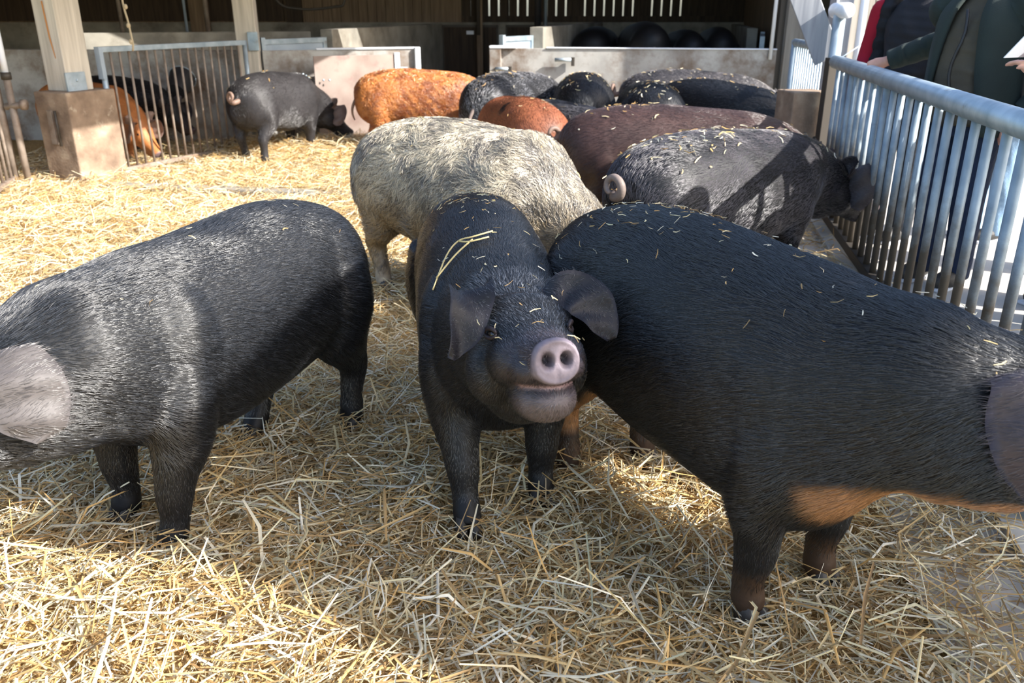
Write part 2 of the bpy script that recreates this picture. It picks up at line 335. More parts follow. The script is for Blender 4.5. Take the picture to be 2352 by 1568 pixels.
PIGS = []
def make_pig(label, loc, yaw, group=None, L=1.0, W=1.0, Hh=1.0, s=1.0, bend=0.0, hyaw=0.0, hpitch=-0.35, feet=(0, 0, 0, 0),
             voxel=0.013, sm=8, color=None, hair=None, ear='lop', tail='curl', hero=False, belly=0.0, headlen=1.0, eyes=True, hooves=True,
             neckdrop=0.0, chest=0.0, throat=0.0, tailside=1, neckw=1.0, sag=0.0, ears=None, crowd=None):
    root = empty('pig', loc, yaw, label, 'pig', group); root.scale = (s, s, s)
    # spine frame, bent in plan
    xs = np.array([t[0] * L for t in TR]); fine = np.linspace(xs[0], xs[-1], 60)
    def spine_xy(x):
        th = bend * x; 
        if abs(bend) < 1e-4: return np.array([x, 0.0]), 0.0
        return np.array([math.sin(th) / bend, (1 - math.cos(th)) / bend]), th
    st = []
    for (x, top, bot, hw) in TR:
        p, th = spine_xy(x * L); bb = bot - belly * math.exp(-((x + 0.02) / 0.28) ** 2) - chest * smooth01((x - 0.1) / 0.25)
        tp = top - sag * math.exp(-((x + 0.0) / 0.2) ** 2)
        cz = (tp * 0.45 + bb * 0.55) * Hh
        st.append((p[0], p[1], cz, th, 0.0, hw * W, tp * Hh - cz, cz - bb * Hh))
    p, th0 = spine_xy(TR[-1][0] * L); q = np.array([p[0], p[1], 0.575 * Hh - neckdrop]); pd = 0.0; hst = []
    for (d, u, dn, hw) in HD:
        d *= headlen
        w = min(1.0, (d - 0.0) / 0.26) ** 0.8; dirv = rot_dir(th0 + hyaw * w, hpitch * w)
        q = q + dirv * (d - pd); pd = d
        k = neckw if d < 0.2 else 1.0
        hst.append((q[0], q[1], q[2], th0 + hyaw * w, hpitch * w, hw * k, u * (0.86 if hpitch > 0 and d < 0.22 else 1), dn + throat * (1 - d / 0.66)))
    st = st[:-1] + hst
    S = catmull(np.array(st), 4)
    n = 40; V = []; F = []; a = np.linspace(0, 2 * PI, n, endpoint=False)
    C3 = []
    for r in S:
        yw, pt = r[3], r[4]; f = rot_dir(yw, pt); l = np.array([-math.sin(yw), math.cos(yw), 0]); u = np.cross(f, l)
        c = r[:3]; C3.append((c, f, l, u))
        for k in a:
            cs, sn = math.cos(k), math.sin(k); e = 0.88
            V.append(c + l * r[5] * math.copysign(abs(cs) ** e, cs) + u * (r[6] if sn > 0 else r[7]) * math.copysign(abs(sn) ** e, sn))
    m = len(S)
    for i in range(m - 1):
        for k in range(n): F.append((i * n + k, i * n + (k + 1) % n, (i + 1) * n + (k + 1) % n, (i + 1) * n + k))
    F.append(tuple(range(n))[::-1]); F.append(tuple((m - 1) * n + k for k in range(n)))
    mb = MB().add([tuple(v) for v in V], F)
    def loc_at(x, y, z):       # trunk coordinates -> pig space
        p, th = spine_xy(x * L); return np.array([p[0] - math.sin(th) * y, p[1] + math.cos(th) * y, z])
    # legs
    hoofpos = []
    for i, (sx, sy) in enumerate(((1, 1), (1, -1), (-1, 1), (-1, -1))):
        dx = feet[i]; w = W
        if sx > 0:
            J = [(0.33, 0.10, 0.56, 0.135), (0.345, 0.135, 0.44, 0.118), (0.33, 0.145, 0.33, 0.088), (0.345, 0.140, 0.235, 0.060), (0.35, 0.135, 0.17, 0.052), (0.345, 0.132, 0.10, 0.040), (0.355, 0.130, 0.05, 0.044), (0.365, 0.130, 0.015, 0.043)]
        else:
            J = [(-0.42, 0.09, 0.60, 0.165), (-0.43, 0.125, 0.48, 0.150), (-0.43, 0.140, 0.38, 0.112), (-0.48, 0.140, 0.29, 0.070), (-0.515, 0.135, 0.225, 0.052), (-0.495, 0.132, 0.14, 0.040), (-0.485, 0.130, 0.06, 0.044), (-0.475, 0.130, 0.015, 0.043)]
        P = []; R = []
        for (x, y, z, r) in J:
            t = 1 - min(1, z / 0.5); zz = z * (Hh if z > 0.2 else 1 + (Hh - 1) * z / 0.2)
            P.append(loc_at(x + dx * t / L, y * sy * w, zz)); R.append(r)
        Q = catmull(np.concatenate([np.array(P), np.array(R)[:, None]], 1), 4)
        mb.tube(Q[:, :3], Q[:, 3], 16); hoofpos.append((P[-1], bend * 0.35 * sx))
    # head frame
    hf = hst[-1]; f = rot_dir(hf[3], hf[4]); l = np.array([-math.sin(hf[3]), math.cos(hf[3]), 0]); u = np.cross(f, l); tip = np.array(hf[:3])
    hb = tip - f * 0.658 * headlen      # virtual origin of the straight head axis
    def hp(d, y, z): return hb + f * d * headlen + l * y + u * z
    HM = Matrix((Vector(f), Vector(l), Vector(u))).transposed()
    def blob(c, r): mb.add(*ell(Vector(c), r, 14, 9, HM.to_4x4()))
    for sy in (1, -1):
        blob(hp(0.335, 0.070 * sy, 0.058), (0.050, 0.036, 0.030))      # brow
        blob(hp(0.30, 0.095 * sy, -0.060), (0.10, 0.062, 0.085))      # cheek
        mb.add(*ell(Vector(loc_at(0.30, 0.13 * sy * W, 0.56 * Hh)), (0.15, 0.115, 0.20), 14, 9))   # shoulder
        mb.add(*ell(Vector(loc_at(-0.42, 0.10 * sy * W, 0.58 * Hh)), (0.20, 0.145 * min(W, 1.05) - (0.02 if hero else 0), 0.21), 14, 9))   # ham
    blob(hp(0.20, 0, -0.13), (0.17, 0.10, 0.085))                     # jowl
    if hero:
        blob(hp(0.47, 0, -0.105), (0.130, 0.082, 0.062)); blob(hp(0.580, 0, -0.100), (0.045, 0.055, 0.036))    # lower jaw
        for sy in (1, -1): blob(hp(0.50, 0.054 * sy, -0.030), (0.11, 0.038, 0.036)); blob(hp(0.42, 0.070 * sy, -0.02), (0.10, 0.05, 0.06))  # upper lips
    else:
        blob(hp(0.50, 0, -0.088), (0.11, 0.055, 0.035))
    V, F = remesh(mb.V, mb.F, voxel, sm); F = [tuple(f_) for f_ in F]
    # snout disc, nostrils
    rel = V - tip; a_f = rel @ f; a_l = rel @ l; a_u = rel @ u + 0.004
    if hero:
        for sy in (1, -1):
            dd = np.sqrt(((a_l - sy * 0.021) / 0.0125) ** 2 + ((a_u - 0.004 - 0) / 0.017) ** 2)
            wv = np.clip(1.35 - dd, 0, 1) * (a_f > -0.03) ; V = V - np.outer(wv * 0.030, f)
        rr = np.sqrt((a_l / 0.056) ** 2 + (a_u / 0.052) ** 2); rim = np.exp(-((rr - 0.93) / 0.10) ** 2) * (a_f > -0.025); V = V + np.outer(rim * 0.006, f)
        gr = np.exp(-(a_l / 0.004) ** 2) * (a_f > -0.01) * (a_u < 0.0); V = V - np.outer(gr * 0.003, f)
    mouth = None
    nbody = len(V)
    # ears: curved two-sided sheets
    Vl = [tuple(v) for v in V]; Fl = list(F)
    earpaths = ears or {
        'lop': dict(path=[(0.235, 0.085, 0.10), (0.26, 0.125, 0.125), (0.30, 0.157, 0.10), (0.335, 0.175, 0.045), (0.36, 0.182, -0.02), (0.365, 0.180, -0.075)], w=[0.050, 0.070, 0.082, 0.080, 0.062, 0.022], wd=(0.72, 0.5, -0.3)),
        'up': dict(path=[(0.22, 0.085, 0.10), (0.225, 0.12, 0.16), (0.25, 0.15, 0.21), (0.30, 0.165, 0.24), (0.35, 0.17, 0.235)], w=[0.05, 0.07, 0.075, 0.06, 0.02], wd=(0.6, 0.7, 0)),
    }[ear]
    epl = earpaths if isinstance(earpaths, list) else [earpaths, earpaths]
    ear_in = []
    for sy, ep in zip((1, -1), epl):
        P = catmull([hp(x, y * sy, z) for (x, y, z) in ep['path']], 5); Wd = catmull([[w_] for w_ in ep['w']], 5)[:, 0]
        wds = ep['wd'] if isinstance(ep['wd'][0], tuple) else [ep['wd']] * len(ep['path'])
        WD = catmull([f * w_[0] + l * w_[1] * sy + u * w_[2] for w_ in wds], 5)
        T = np.gradient(P, axis=0); nn = 11; base = len(Vl); th = 0.007
        cup = ep.get('cup', 0.35)
        for side in (1, -1):
            for i in range(len(P)):
                t_ = T[i] / np.linalg.norm(T[i]); w_ = WD[i] - t_ * np.dot(WD[i], t_); w_ /= np.linalg.norm(w_); nrm = np.cross(t_, w_) * (-sy)
                for j in range(nn):
                    v = (j / (nn - 1)) * 2 - 1; edge = 1 - abs(v) ** 4
                    wav = 0.006 * math.sin(i * 0.7 + v * 2.5) 
                    Vl.append(tuple(P[i] + w_ * Wd[i] * v + nrm * (-(cup * v * v) * Wd[i] + wav + side * th * 0.5 * edge)))
        R = len(P)
        for sd in (0, 1):
            for i in range(R - 1):
                for j in range(nn - 1):
                    q4 = [base + sd * R * nn + i * nn + j, base + sd * R * nn + i * nn + j + 1, base + sd * R * nn + (i + 1) * nn + j + 1, base + sd * R * nn + (i + 1) * nn + j]
                    Fl.append(tuple(q4 if (sd == 0) ^ (sy < 0) else q4[::-1]))
        b2 = base + R * nn
        for i in range(R - 1):
            for j in (0, nn - 1): Fl.append((base + i * nn + j, base + (i + 1) * nn + j, b2 + (i + 1) * nn + j, b2 + i * nn + j))
        for j in range(nn - 1): Fl.append((base + (R - 1) * nn + j, base + (R - 1) * nn + j + 1, b2 + (R - 1) * nn + j + 1, b2 + (R - 1) * nn + j))
    near = len(Vl)
    # tail
    r0 = loc_at(TR[0][0] + 0.03, 0, 0.615 * Hh); tp = [r0]
    if tail == 'curl':
        c = r0 + np.array([-0.06, 0, 0.0])
        for i in range(17):
            ph = -1.9 + i * 0.42; rr = 0.055 - 0.0018 * i
            tp.append(c + np.array([-0.015 - 0.003 * i, tailside * (0.02 + rr * math.cos(ph)), 0.035 + rr * math.sin(ph)]))
        tr_ = np.linspace(0.026, 0.010, len(tp))
    else:
        for i in range(1, 12):
            t = i / 11; tp.append(r0 + np.array([-0.055 * math.sin(t * 2.6) - 0.02 * t, tailside * 0.03 * math.sin(t * 3), -0.02 - 0.25 * t + 0.0 * t]))
        tr_ = np.linspace(0.020, 0.008, len(tp))
    Tv, Tf = loft_tube(catmull(tp, 3), np.interp(np.linspace(0, 1, len(catmull(tp, 3))), np.linspace(0, 1, len(tr_)), tr_), 10)
    b = len(Vl); Vl += [tuple(v) for v in Tv]; Fl += [tuple(i + b for i in fc) for fc in Tf]
    V = np.array(Vl)
    body = mesh_obj('body', V, Fl, M['skin'], root, smooth=True)
    # normals
    me = body.data; nr = np.empty(len(V) * 3); me.vertices.foreach_get('normal', nr); nr = nr.reshape(-1, 3)
    rel = V - tip; a_f = rel @ f; a_l = rel @ l; a_u = rel @ u
    hd = (V - hb) @ f / headlen
    info = dict(V=V, n=nr, hd=hd, hl=(V - hb) @ l, hu=(V - hb) @ u, isear=(np.arange(len(V)) >= nbody) & (np.arange(len(V)) < near), istail=np.arange(len(V)) >= near, x=V[:, 0] / L, z=V[:, 2] / Hh)
    Cc = color(info)
    snout = np.clip((a_f + 0.022) / 0.012, 0, 1) * (np.hypot(a_l, a_u) < 0.075) * (~info['isear']) * (~info['istail'])
    sc_ = np.array(hx('776c74') if hero else hx('6a5a5c'))
    Cc = Cc * (1 - snout[:, None]) + sc_ * snout[:, None]
    if hero:
        for sy in (1, -1):
            dd = np.sqrt(((a_l - sy * 0.021) / 0.0125) ** 2 + ((a_u) / 0.017) ** 2); k_ = np.clip(1.5 - dd, 0, 1) * snout
            Cc = Cc * (1 - 0.8 * k_[:, None])
        jw = smooth01((info['hd'] - 0.50) / 0.08) * smooth01((-info['hu'] - 0.075) / 0.02) * (~info['isear']) * (~info['istail']) * (np.abs(info['hl']) < 0.1); Cc = Cc * (1 - 0.75 * jw[:, None]) + np.array(hx('6a6062')) * 0.75 * jw[:, None]
        lip = np.exp(-((info['hu'] + 0.066) / 0.006) ** 2) * smooth01((info['hd'] - 0.50) / 0.05) * (np.abs(info['hl']) < 0.09) * (info['hd'] < 0.72); Cc = Cc * (1 - 0.8 * lip[:, None]) + np.array(hx('9a7f80')) * 0.8 * lip[:, None]
    color_attr(me, 'coat_color', Cc)
    # eyes, seated on the skin
    if eyes:
        from mathutils.bvhtree import BVHTree
        bv = BVHTree.FromPolygons([tuple(v_) for v_ in V[:nbody]], [t_ for t_ in F])
        for sy in (1, -1):
            a0 = Vector(hp(0.40, 0.30 * sy, 0.075)); a1 = Vector(hp(0.375, 0.0, 0.030)); h_ = bv.ray_cast(a0, (a1 - a0).normalized())
            if h_[0] is None: continue
            e = mesh_obj('eye', *ell(h_[0] - h_[1] * 0.004, (0.015, 0.012, 0.012), 14, 9, HM.to_4x4()), M['eye'], root, True)
            if hero:
                w0 = h_[1].cross(Vector(u)).normalized()
                for k_ in (1, -1):
                    P_ = [h_[0] + w0 * (0.022 * math.cos(t_)) + Vector(u) * (k_ * 0.012 * math.sin(t_)) + h_[1] * (0.003 + 0.004 * math.sin(t_)) for t_ in np.linspace(0, PI, 9)]
                    lb = MB().tube(P_, [0.002, 0.004, 0.005, 0.0055, 0.0055, 0.0055, 0.005, 0.004, 0.002], 8).build('eyelid', M['skin'], e, True); color_attr(lb.data, 'coat_color', np.tile(hx('2c2427'), (len(lb.data.vertices), 1)))
    if hooves:
        for (p, yw) in hoofpos:
            hb_ = MB()
            for sy in (1, -1):
                Vh = []; 
                for (zz, rx, ry, fx_) in ((-0.005, 0.040, 0.021, 0.014), (0.02, 0.036, 0.020, 0.010), (0.05, 0.026, 0.016, 0.0)):
                    for k in range(10):
                        an = 2 * PI * k / 10; Vh.append((p[0] + fx_ + rx * math.cos(an), p[1] + sy * 0.020 + ry * math.sin(an), zz))
                hb_.add(Vh, [(i * 10 + k, i * 10 + (k + 1) % 10, (i + 1) * 10 + (k + 1) % 10, (i + 1) * 10 + k) for i in range(2) for k in range(10)] + [tuple(range(10))[::-1], tuple(range(20, 30))])
            hb_.build('hoof', M['hoof'], root, True)
    # coat of hair as curves
    tri = []
    me.calc_loop_triangles(); t3 = np.empty(len(me.loop_triangles) * 3, int); me.loop_triangles.foreach_get('vertices', t3); t3 = t3.reshape(-1, 3)
    rec = dict(root=root, V=V, tri=t3, n=nr, info=info, yaw=yaw, loc=np.array(loc, float), s=s); PIGS.append(rec)
    if hair:
        A = V[t3[:, 0]]; B = V[t3[:, 1]]; Cq = V[t3[:, 2]]; ar = np.linalg.norm(np.cross(B - A, Cq - A), axis=1)
        cen = (A + B + Cq) / 3
        wgt = ar * (snout[t3].mean(1) < 0.2) * (cen[:, 2] > 0.09) * np.where(info['isear'][t3[:, 0]], 0.45, 1.0) * (~info['istail'][t3[:, 0]]) * np.where(cen[:, 2] < 0.25, 0.7, 1)
        wgt = wgt / wgt.sum(); nh = hair['n']; ti = RNG.choice(len(t3), nh, p=wgt)
        r1 = np.sqrt(RNG.random(nh)); r2 = RNG.random(nh); wa = np.stack([1 - r1, r1 * (1 - r2), r1 * r2], 1)
        P = (V[t3[ti]] * wa[:, :, None]).sum(1); Nn = (nr[t3[ti]] * wa[:, :, None]).sum(1); Nn /= np.linalg.norm(Nn, axis=1)[:, None] + 1e-9
        CC = np.array([c_[0] for c_ in C3]); FF = np.array([c_[1] for c_ in C3])
        idx = np.array([np.argmin(((CC - p_) ** 2).sum(1)) for p_ in P]) if nh < 100 else None
        if idx is None:
            idx = np.empty(nh, int)
            for c0 in range(0, nh, 20000):
                idx[c0:c0 + 20000] = np.argmin(((P[c0:c0 + 20000, None, :] - CC[None]) ** 2).sum(2), 1)
        flow = -FF[idx] + np.array([0, 0, -0.55]) * np.clip(0.9 - Nn[:, 2:3], 0, 1)
        low = smooth01((0.34 - P[:, 2]) / 0.12)[:, None]; flow = flow * (1 - low) + np.array([-0.15, 0, -1.0]) * low
        sw = hair.get('swirl', 0.25); fq = hair.get('freq', 7.0)
        flow = flow + sw * np.stack([snoise(P, fq, 0), snoise(P, fq, 5), snoise(P, fq, 9)], -1) + RNG.normal(0, hair.get('rand', 0.12), (nh, 3))
        flow -= Nn * (flow * Nn).sum(1)[:, None]; flow /= np.linalg.norm(flow, axis=1)[:, None] + 1e-9
        Ln = hair['len'] * RNG.uniform(0.55, 1.2, nh) * (1 - 0.55 * low[:, 0]) * np.where(hd[t3[ti, 0]] > 0.3, 0.6, 1.0) * np.where(info['isear'][t3[ti, 0]], 0.7, 1)
        lift = hair.get('lift', 0.30); wv = hair.get('wave', 0.0); sdv = np.cross(Nn, flow)
        pts = []
        K = 5 if wv else 4
        for k_ in range(K):
            t = k_ / (K - 1); q_ = P + flow * (Ln * t)[:, None] + Nn * (Ln * lift * (t - 0.62 * t * t))[:, None]
            if wv: q_ = q_ + sdv * (wv * Ln * np.sin(t * 5 + snoise(P, 25, 2) * 3))[:, None]
            pts.append(q_)
        pts = np.stack(pts, 1).reshape(-1, 3)
        hc = bpy.data.hair_curves.new('coat'); hc.add_curves([K] * nh)
        hc.points.foreach_set('position', pts.astype(np.float32).ravel())
        rad = np.tile(np.linspace(1, 0.25, K) * hair.get('rad', 0.0007), nh)
        at = hc.attributes.get('radius') or hc.attributes.new('radius', 'FLOAT', 'POINT'); at.data.foreach_set('value', rad.astype(np.float32))
        base = (Cc[t3[ti]] * wa[:, :, None]).sum(1)
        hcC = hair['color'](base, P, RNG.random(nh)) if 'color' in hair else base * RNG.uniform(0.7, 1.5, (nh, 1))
        ca = hc.attributes.new('hair_color', 'FLOAT_COLOR', 'CURVE'); ca.data.foreach_set('color', np.concatenate([hcC, np.ones((nh, 1))], 1).astype(np.float32).ravel())
        hc.materials.append(M['hair']); ho = bpy.data.objects.new('coat', hc); COL.objects.link(ho); ho.parent = root; ho['kind'] = 'stuff'
    rec['hp'] = hp; rec['body'] = body
    return root, rec

BLK = np.array((0.0055, 0.0056, 0.0068))
def col_black(earc='3a3538', warm=0.0):
    def fn(i):
        C = np.tile(BLK, (len(i['V']), 1)) * (1 + 0.3 * snoise(i['V'], 5)[:, None])
        e = i['isear']; C[e] = np.array(hx(earc)) * 0.8; t = i['istail']; C[t] = np.array(hx('85776f')) * 0.8
        sn = smooth01((i['hd'] - 0.42) / 0.15)[:, None] * (~e & ~t)[:, None]; C = C * (1 - 0.5 * sn) + np.array(hx('4a4044')) * 0.5 * sn
        return C
    return fn
def hair_black(b, P, r):
    g_ = 0.005 + 0.055 * r[:, None] ** 3; k = np.clip(b.mean(1, keepdims=True) / 0.05, 0, 1) * 0.9
    return np.concatenate([g_ * 0.88, g_ * 0.95, g_ * 1.12], 1) * (1 - k) + b * (0.5 + 1.2 * r[:, None]) * k
def col_tan_belly(i):
    C = col_black('4a4248')(i); V = i['V']; z = i['z']; e = i['isear'] | i['istail']
    th = 0.395 - 0.03 * np.cos(V[:, 0] * 3) + 0.02 * snoise(V, 12, 3)
    inner = smooth01((0.18 - np.abs(V[:, 1])) / 0.05)
    m = smooth01((th - z) / 0.05) * smooth01((z - 0.20) / 0.05) * inner
    m = m * smooth01((0.24 - V[:, 0]) / 0.06)
    m = np.maximum(m, smooth01((-i['hu'] - (0.205 - 0.22 * (V[:, 0] - 0.42)) + 0.012 * snoise(V, 14, 2)) / 0.04) * smooth01((V[:, 0] - 0.42) / 0.06) * smooth01((z - 0.30) / 0.06))
    hindleg = smooth01((-0.36 - V[:, 0]) / 0.04) * smooth01((0.42 - z) / 0.12) * smooth01((z - 0.13) / 0.05) * 0.75
    foot = smooth01((0.16 - z) / 0.06) * 0.12
    m = np.maximum(np.maximum(m, hindleg), foot) * (~e)
    tan = np.array(hx('a2744a')); return C * (1 - m[:, None]) + tan * m[:, None]
def col_const(h, ear=None, mott=0.2, f=8, patch=None):
    def fn(i):
        C = np.tile(np.array(hx(h)), (len(i['V']), 1)) * (1 + mott * snoise(i['V'], f)[:, None])
        if ear: C[i['isear']] = hx(ear)
        C[i['istail']] = np.array(hx('7a6458'))
        if patch:
            for (cx, cy, cz, r, pc) in patch:
                d = np.linalg.norm(i['V'] - np.array((cx, cy, cz)), axis=1); w = smooth01((r - d + 0.02 * snoise(i['V'], 25)) / 0.03)[:, None]; C = C * (1 - w) + np.array(hx(pc)) * w
        return np.clip(C, 0.003, 1)
    return fn
def col_woolly(i):
    n1 = snoise(i['V'], 9); n2 = snoise(i['V'], 30, 7); t = smooth01(0.5 + 0.35 * n1 + 0.25 * n2)[:, None]
    C = np.array(hx('5a5149')) * (1 - t) + np.array(hx('b8a78f')) * t; C[i['isear']] = hx('a98a72'); C[i['istail']] = hx('8a8078'); return C
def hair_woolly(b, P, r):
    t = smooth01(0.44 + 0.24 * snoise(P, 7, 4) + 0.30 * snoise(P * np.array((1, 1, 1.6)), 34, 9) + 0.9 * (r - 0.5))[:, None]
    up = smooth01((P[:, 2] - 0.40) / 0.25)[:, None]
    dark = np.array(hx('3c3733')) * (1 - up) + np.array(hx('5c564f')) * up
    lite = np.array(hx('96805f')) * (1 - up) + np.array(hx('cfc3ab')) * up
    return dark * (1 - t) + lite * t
HB = lambda n, ln=0.030, **k: dict(dict(n=n, len=ln, rad=0.00055, lift=0.26, color=hair_black), **k)

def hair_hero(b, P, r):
    c = hair_black(b, P, r); t = smooth01((P[:, 0] - 0.44) / 0.06) * smooth01((P[:, 2] - 0.70) / 0.05) * smooth01((0.13 - np.abs(P[:, 1] - 0.01)) / 0.05)   # forehead hair lightened to paint in the sun highlight
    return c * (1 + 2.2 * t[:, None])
# black pig at the left edge, head out of frame
make_pig('large sunlit black pig standing at the left edge, its head cut off by the frame', (-0.95, 2.52, 0), math.radians(-115), s=1.06, L=0.91, W=1.0, Hh=1.0, bend=0.0,
         hyaw=-0.42, hpitch=-0.20, headlen=0.86, neckw=1.10, neckdrop=-0.03, throat=0.03, feet=(0.08, 0.0, -0.02, 0.22), voxel=0.010, sm=10, color=col_black('55504f'), hair=HB(110000, 0.030, rad=0.0006), sag=0.02, tail='down',
         ears=dict(path=[(0.235, 0.080, 0.10), (0.228, 0.135, 0.115), (0.22, 0.180, 0.085), (0.212, 0.208, 0.035), (0.205, 0.222, -0.02), (0.20, 0.226, -0.065)], w=[0.065, 0.082, 0.092, 0.090, 0.072, 0.035], wd=(1.0, 0.0, -0.1), cup=0.2))
# black pig in the middle, looking up at the camera
EL = dict(path=[(0.235, 0.090, 0.110), (0.270, 0.115, 0.140), (0.315, 0.135, 0.135), (0.350, 0.150, 0.095), (0.370, 0.172, 0.045), (0.375, 0.200, -0.01)], w=[0.040, 0.054, 0.058, 0.052, 0.040, 0.012], wd=(0.25, 0.85, -0.10), cup=0.40)
ER = dict(path=[(0.235, 0.080, 0.100), (0.255, 0.120, 0.120), (0.280, 0.160, 0.110), (0.300, 0.188, 0.078), (0.315, 0.210, 0.035), (0.325, 0.222, -0.005)], w=[0.040, 0.054, 0.060, 0.056, 0.042, 0.014], wd=(0.25, -0.55, -0.75), cup=-0.30)
make_pig('black pig in the middle facing the camera with raised pale snout', (-0.09, 2.74, 0), math.radians(-82), s=1.03, L=0.93, W=0.96, Hh=1.00, bend=0.05, chest=0.05,
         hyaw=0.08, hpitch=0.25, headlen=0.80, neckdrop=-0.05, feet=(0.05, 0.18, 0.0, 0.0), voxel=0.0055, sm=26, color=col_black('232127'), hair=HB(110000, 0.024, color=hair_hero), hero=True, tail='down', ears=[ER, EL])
# black and tan pig on the right
make_pig('large black pig with tan belly and throat at the right, head past the frame edge', (0.57, 2.15, 0), math.radians(-58), s=1.06, L=0.97, W=1.03, Hh=1.07, bend=0.22, chest=0.05, throat=0.02, neckdrop=-0.05,
         hyaw=0.60, hpitch=-0.08, feet=(-0.04, -0.06, 0.02, -0.02), voxel=0.010, sm=10, color=col_tan_belly, hair=HB(110000, 0.032), tail='down',
         ears=dict(path=[(0.205, 0.085, 0.12), (0.220, 0.135, 0.12), (0.24, 0.172, 0.07), (0.26, 0.190, 0.01), (0.28, 0.196, -0.055), (0.29, 0.192, -0.105)], w=[0.065, 0.090, 0.102, 0.098, 0.076, 0.035], wd=(1.0, 0.05, -0.1), cup=0.25))
def hair_grey(k):
    def fn(b, P, r):
        t = smooth01(0.5 + 0.4 * snoise(P, 9, 4) + 0.6 * (r - 0.5))[:, None]; return np.array((0.012, 0.012, 0.014)) * (1 - t) + np.array(hx(k)) * t
    return fn
# woolly cream sow behind the middle
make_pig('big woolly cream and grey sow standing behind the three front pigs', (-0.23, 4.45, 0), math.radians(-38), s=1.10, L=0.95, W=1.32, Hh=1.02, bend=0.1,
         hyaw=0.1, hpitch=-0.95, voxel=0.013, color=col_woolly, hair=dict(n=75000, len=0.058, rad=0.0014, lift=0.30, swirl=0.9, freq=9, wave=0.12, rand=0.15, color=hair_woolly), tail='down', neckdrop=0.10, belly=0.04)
# grey-black sow to the right, head at the fence
make_pig('grey black sow with a pale curled tail, its head at the fence rods', (1.17, 4.62, 0), math.radians(33), s=1.06, L=1.05, W=1.18, Hh=1.0, bend=-0.15,
         hyaw=-0.15, hpitch=-0.45, voxel=0.013, color=col_black('4a4446'), hair=HB(55000, 0.030, rad=0.0009, color=hair_grey('595459')), tail='curl', belly=0.02, tailside=-1)
# dark red-brown sow behind it
make_pig('long dark reddish brown sow standing just behind the grey black sow', (1.15, 5.90, 0), math.radians(-4), s=1.06, L=1.12, W=1.15, Hh=0.99, bend=-0.05,
         hyaw=0.0, hpitch=-0.5, voxel=0.015, color=col_const('3c2a26', '2a2020'), hair=dict(n=30000, len=0.03, rad=0.0009, lift=0.2), tail='down', belly=0.02)
# chestnut pig with the spiral tail
make_pig('chestnut pig with a black spot and a tightly coiled grey tail', (0.07, 6.83, 0), math.radians(110), s=1.0, L=0.93, W=1.12, Hh=1.02, bend=0.2,
         hyaw=0.1, hpitch=-0.95, headlen=0.85, neckdrop=0.08, voxel=0.015, color=col_const('7e4a30', '3a3434', patch=[(-0.12, 0.20, 0.80, 0.07, '241c1c')]), hair=dict(n=20000, len=0.026, rad=0.0009, lift=0.2), tail='curl', tailside=-1)
GRP = 'dark pigs crowded before the right wall panel'
make_pig('straw flecked pale grey pig, between the ginger woolly pig and the right panel', (0.00, 8.80, 0), math.radians(58), group=GRP, s=1.09, L=1.0, W=1.1, bend=-0.2, hpitch=-0.5, voxel=0.018,
         color=col_black(), hair=HB(22000, 0.03, rad=0.0014, color=hair_grey('86868a')), tail='down')
make_pig('dark grey pig directly behind the chestnut pig', (0.44, 7.66, 0), math.radians(-35), group=GRP, s=0.88, L=0.80, W=1.1, headlen=0.8, bend=0.0, hpitch=-0.5, voxel=0.018,
         color=col_black(), hair=HB(18000, 0.03, rad=0.0014, color=hair_grey('6e6c6e')), tail='down')
make_pig('black pig with straw on its back, behind the left end of the red brown sow', (0.70, 8.55, 0), math.radians(88), group=GRP, s=1.10, W=1.12, bend=0.0, hpitch=-0.5, voxel=0.018,
         color=col_black(), hair=HB(12000, 0.03, rad=0.0012), tail='down')
make_pig('black pig seen from its sunlit rump, third from the right of the crowd', (1.27, 7.98, 0), math.radians(90), group=GRP, s=1.05, L=0.92, W=1.15, bend=0.1, hyaw=0.3, hpitch=-0.8, voxel=0.018,
         color=col_black(), hair=HB(12000, 0.03, rad=0.0012), tail='down')
make_pig('long black pig at the right end of the crowd, shoulder towards the pier', (1.93, 8.02, 0), math.radians(-50), group=GRP, s=1.05, L=1.0, W=1.1, bend=0.0, hyaw=-0.25, hpitch=-0.8, headlen=0.9, voxel=0.018,
         color=col_black(), hair=HB(12000, 0.03, rad=0.0012), tail='down')
make_pig('rearmost grey pig with a small pale curled tail, against the right panel', (1.95, 9.35, 0), math.radians(-8), group=GRP, s=1.06, L=1.08, W=1.0, bend=-0.1, hpitch=-0.5, voxel=0.018,
         color=col_const('2b292b'), hair=HB(12000, 0.03, rad=0.0014, color=hair_grey('7a7474')), tail='curl')
# ginger woolly pig
def hair_ginger(b, P, r):
    t = smooth01(0.5 + 0.5 * snoise(P, 16, 4) + 0.3 * (r - 0.5))[:, None]; return np.array(hx('8a4a26')) * (1 - t) + np.array(hx('cf8a4a')) * t
make_pig('ginger woolly pig with straw in its coat in front of the barn opening', (-1.0, 9.5, 0), math.radians(4), s=1.03, L=1.0, W=1.2, Hh=1.02, bend=-0.1, hyaw=-0.1, hpitch=-0.6, voxel=0.016,
         color=col_const('96562e', mott=0.3, f=14), hair=dict(n=45000, len=0.045, rad=0.0018, lift=0.5, swirl=1.6, freq=18, wave=0.25, rand=0.4, color=hair_ginger), tail='down', tailside=-1)
# grey pig at the left, eating beside the stained board
make_pig('grey pig with a curled pale tail rooting in straw beside the stained board', (-2.52, 9.25, 0), math.radians(62), s=1.0, L=0.88, W=1.15, Hh=1.05, bend=-0.35, hyaw=-0.35, hpitch=-0.75, voxel=0.015,
         color=col_const('2c2a2b', '6a5a55'), hair=dict(n=26000, len=0.03, rad=0.0010, lift=0.25), tail='curl', tailside=1, neckdrop=0.06, feet=(0, 0, 0.05, -0.06))
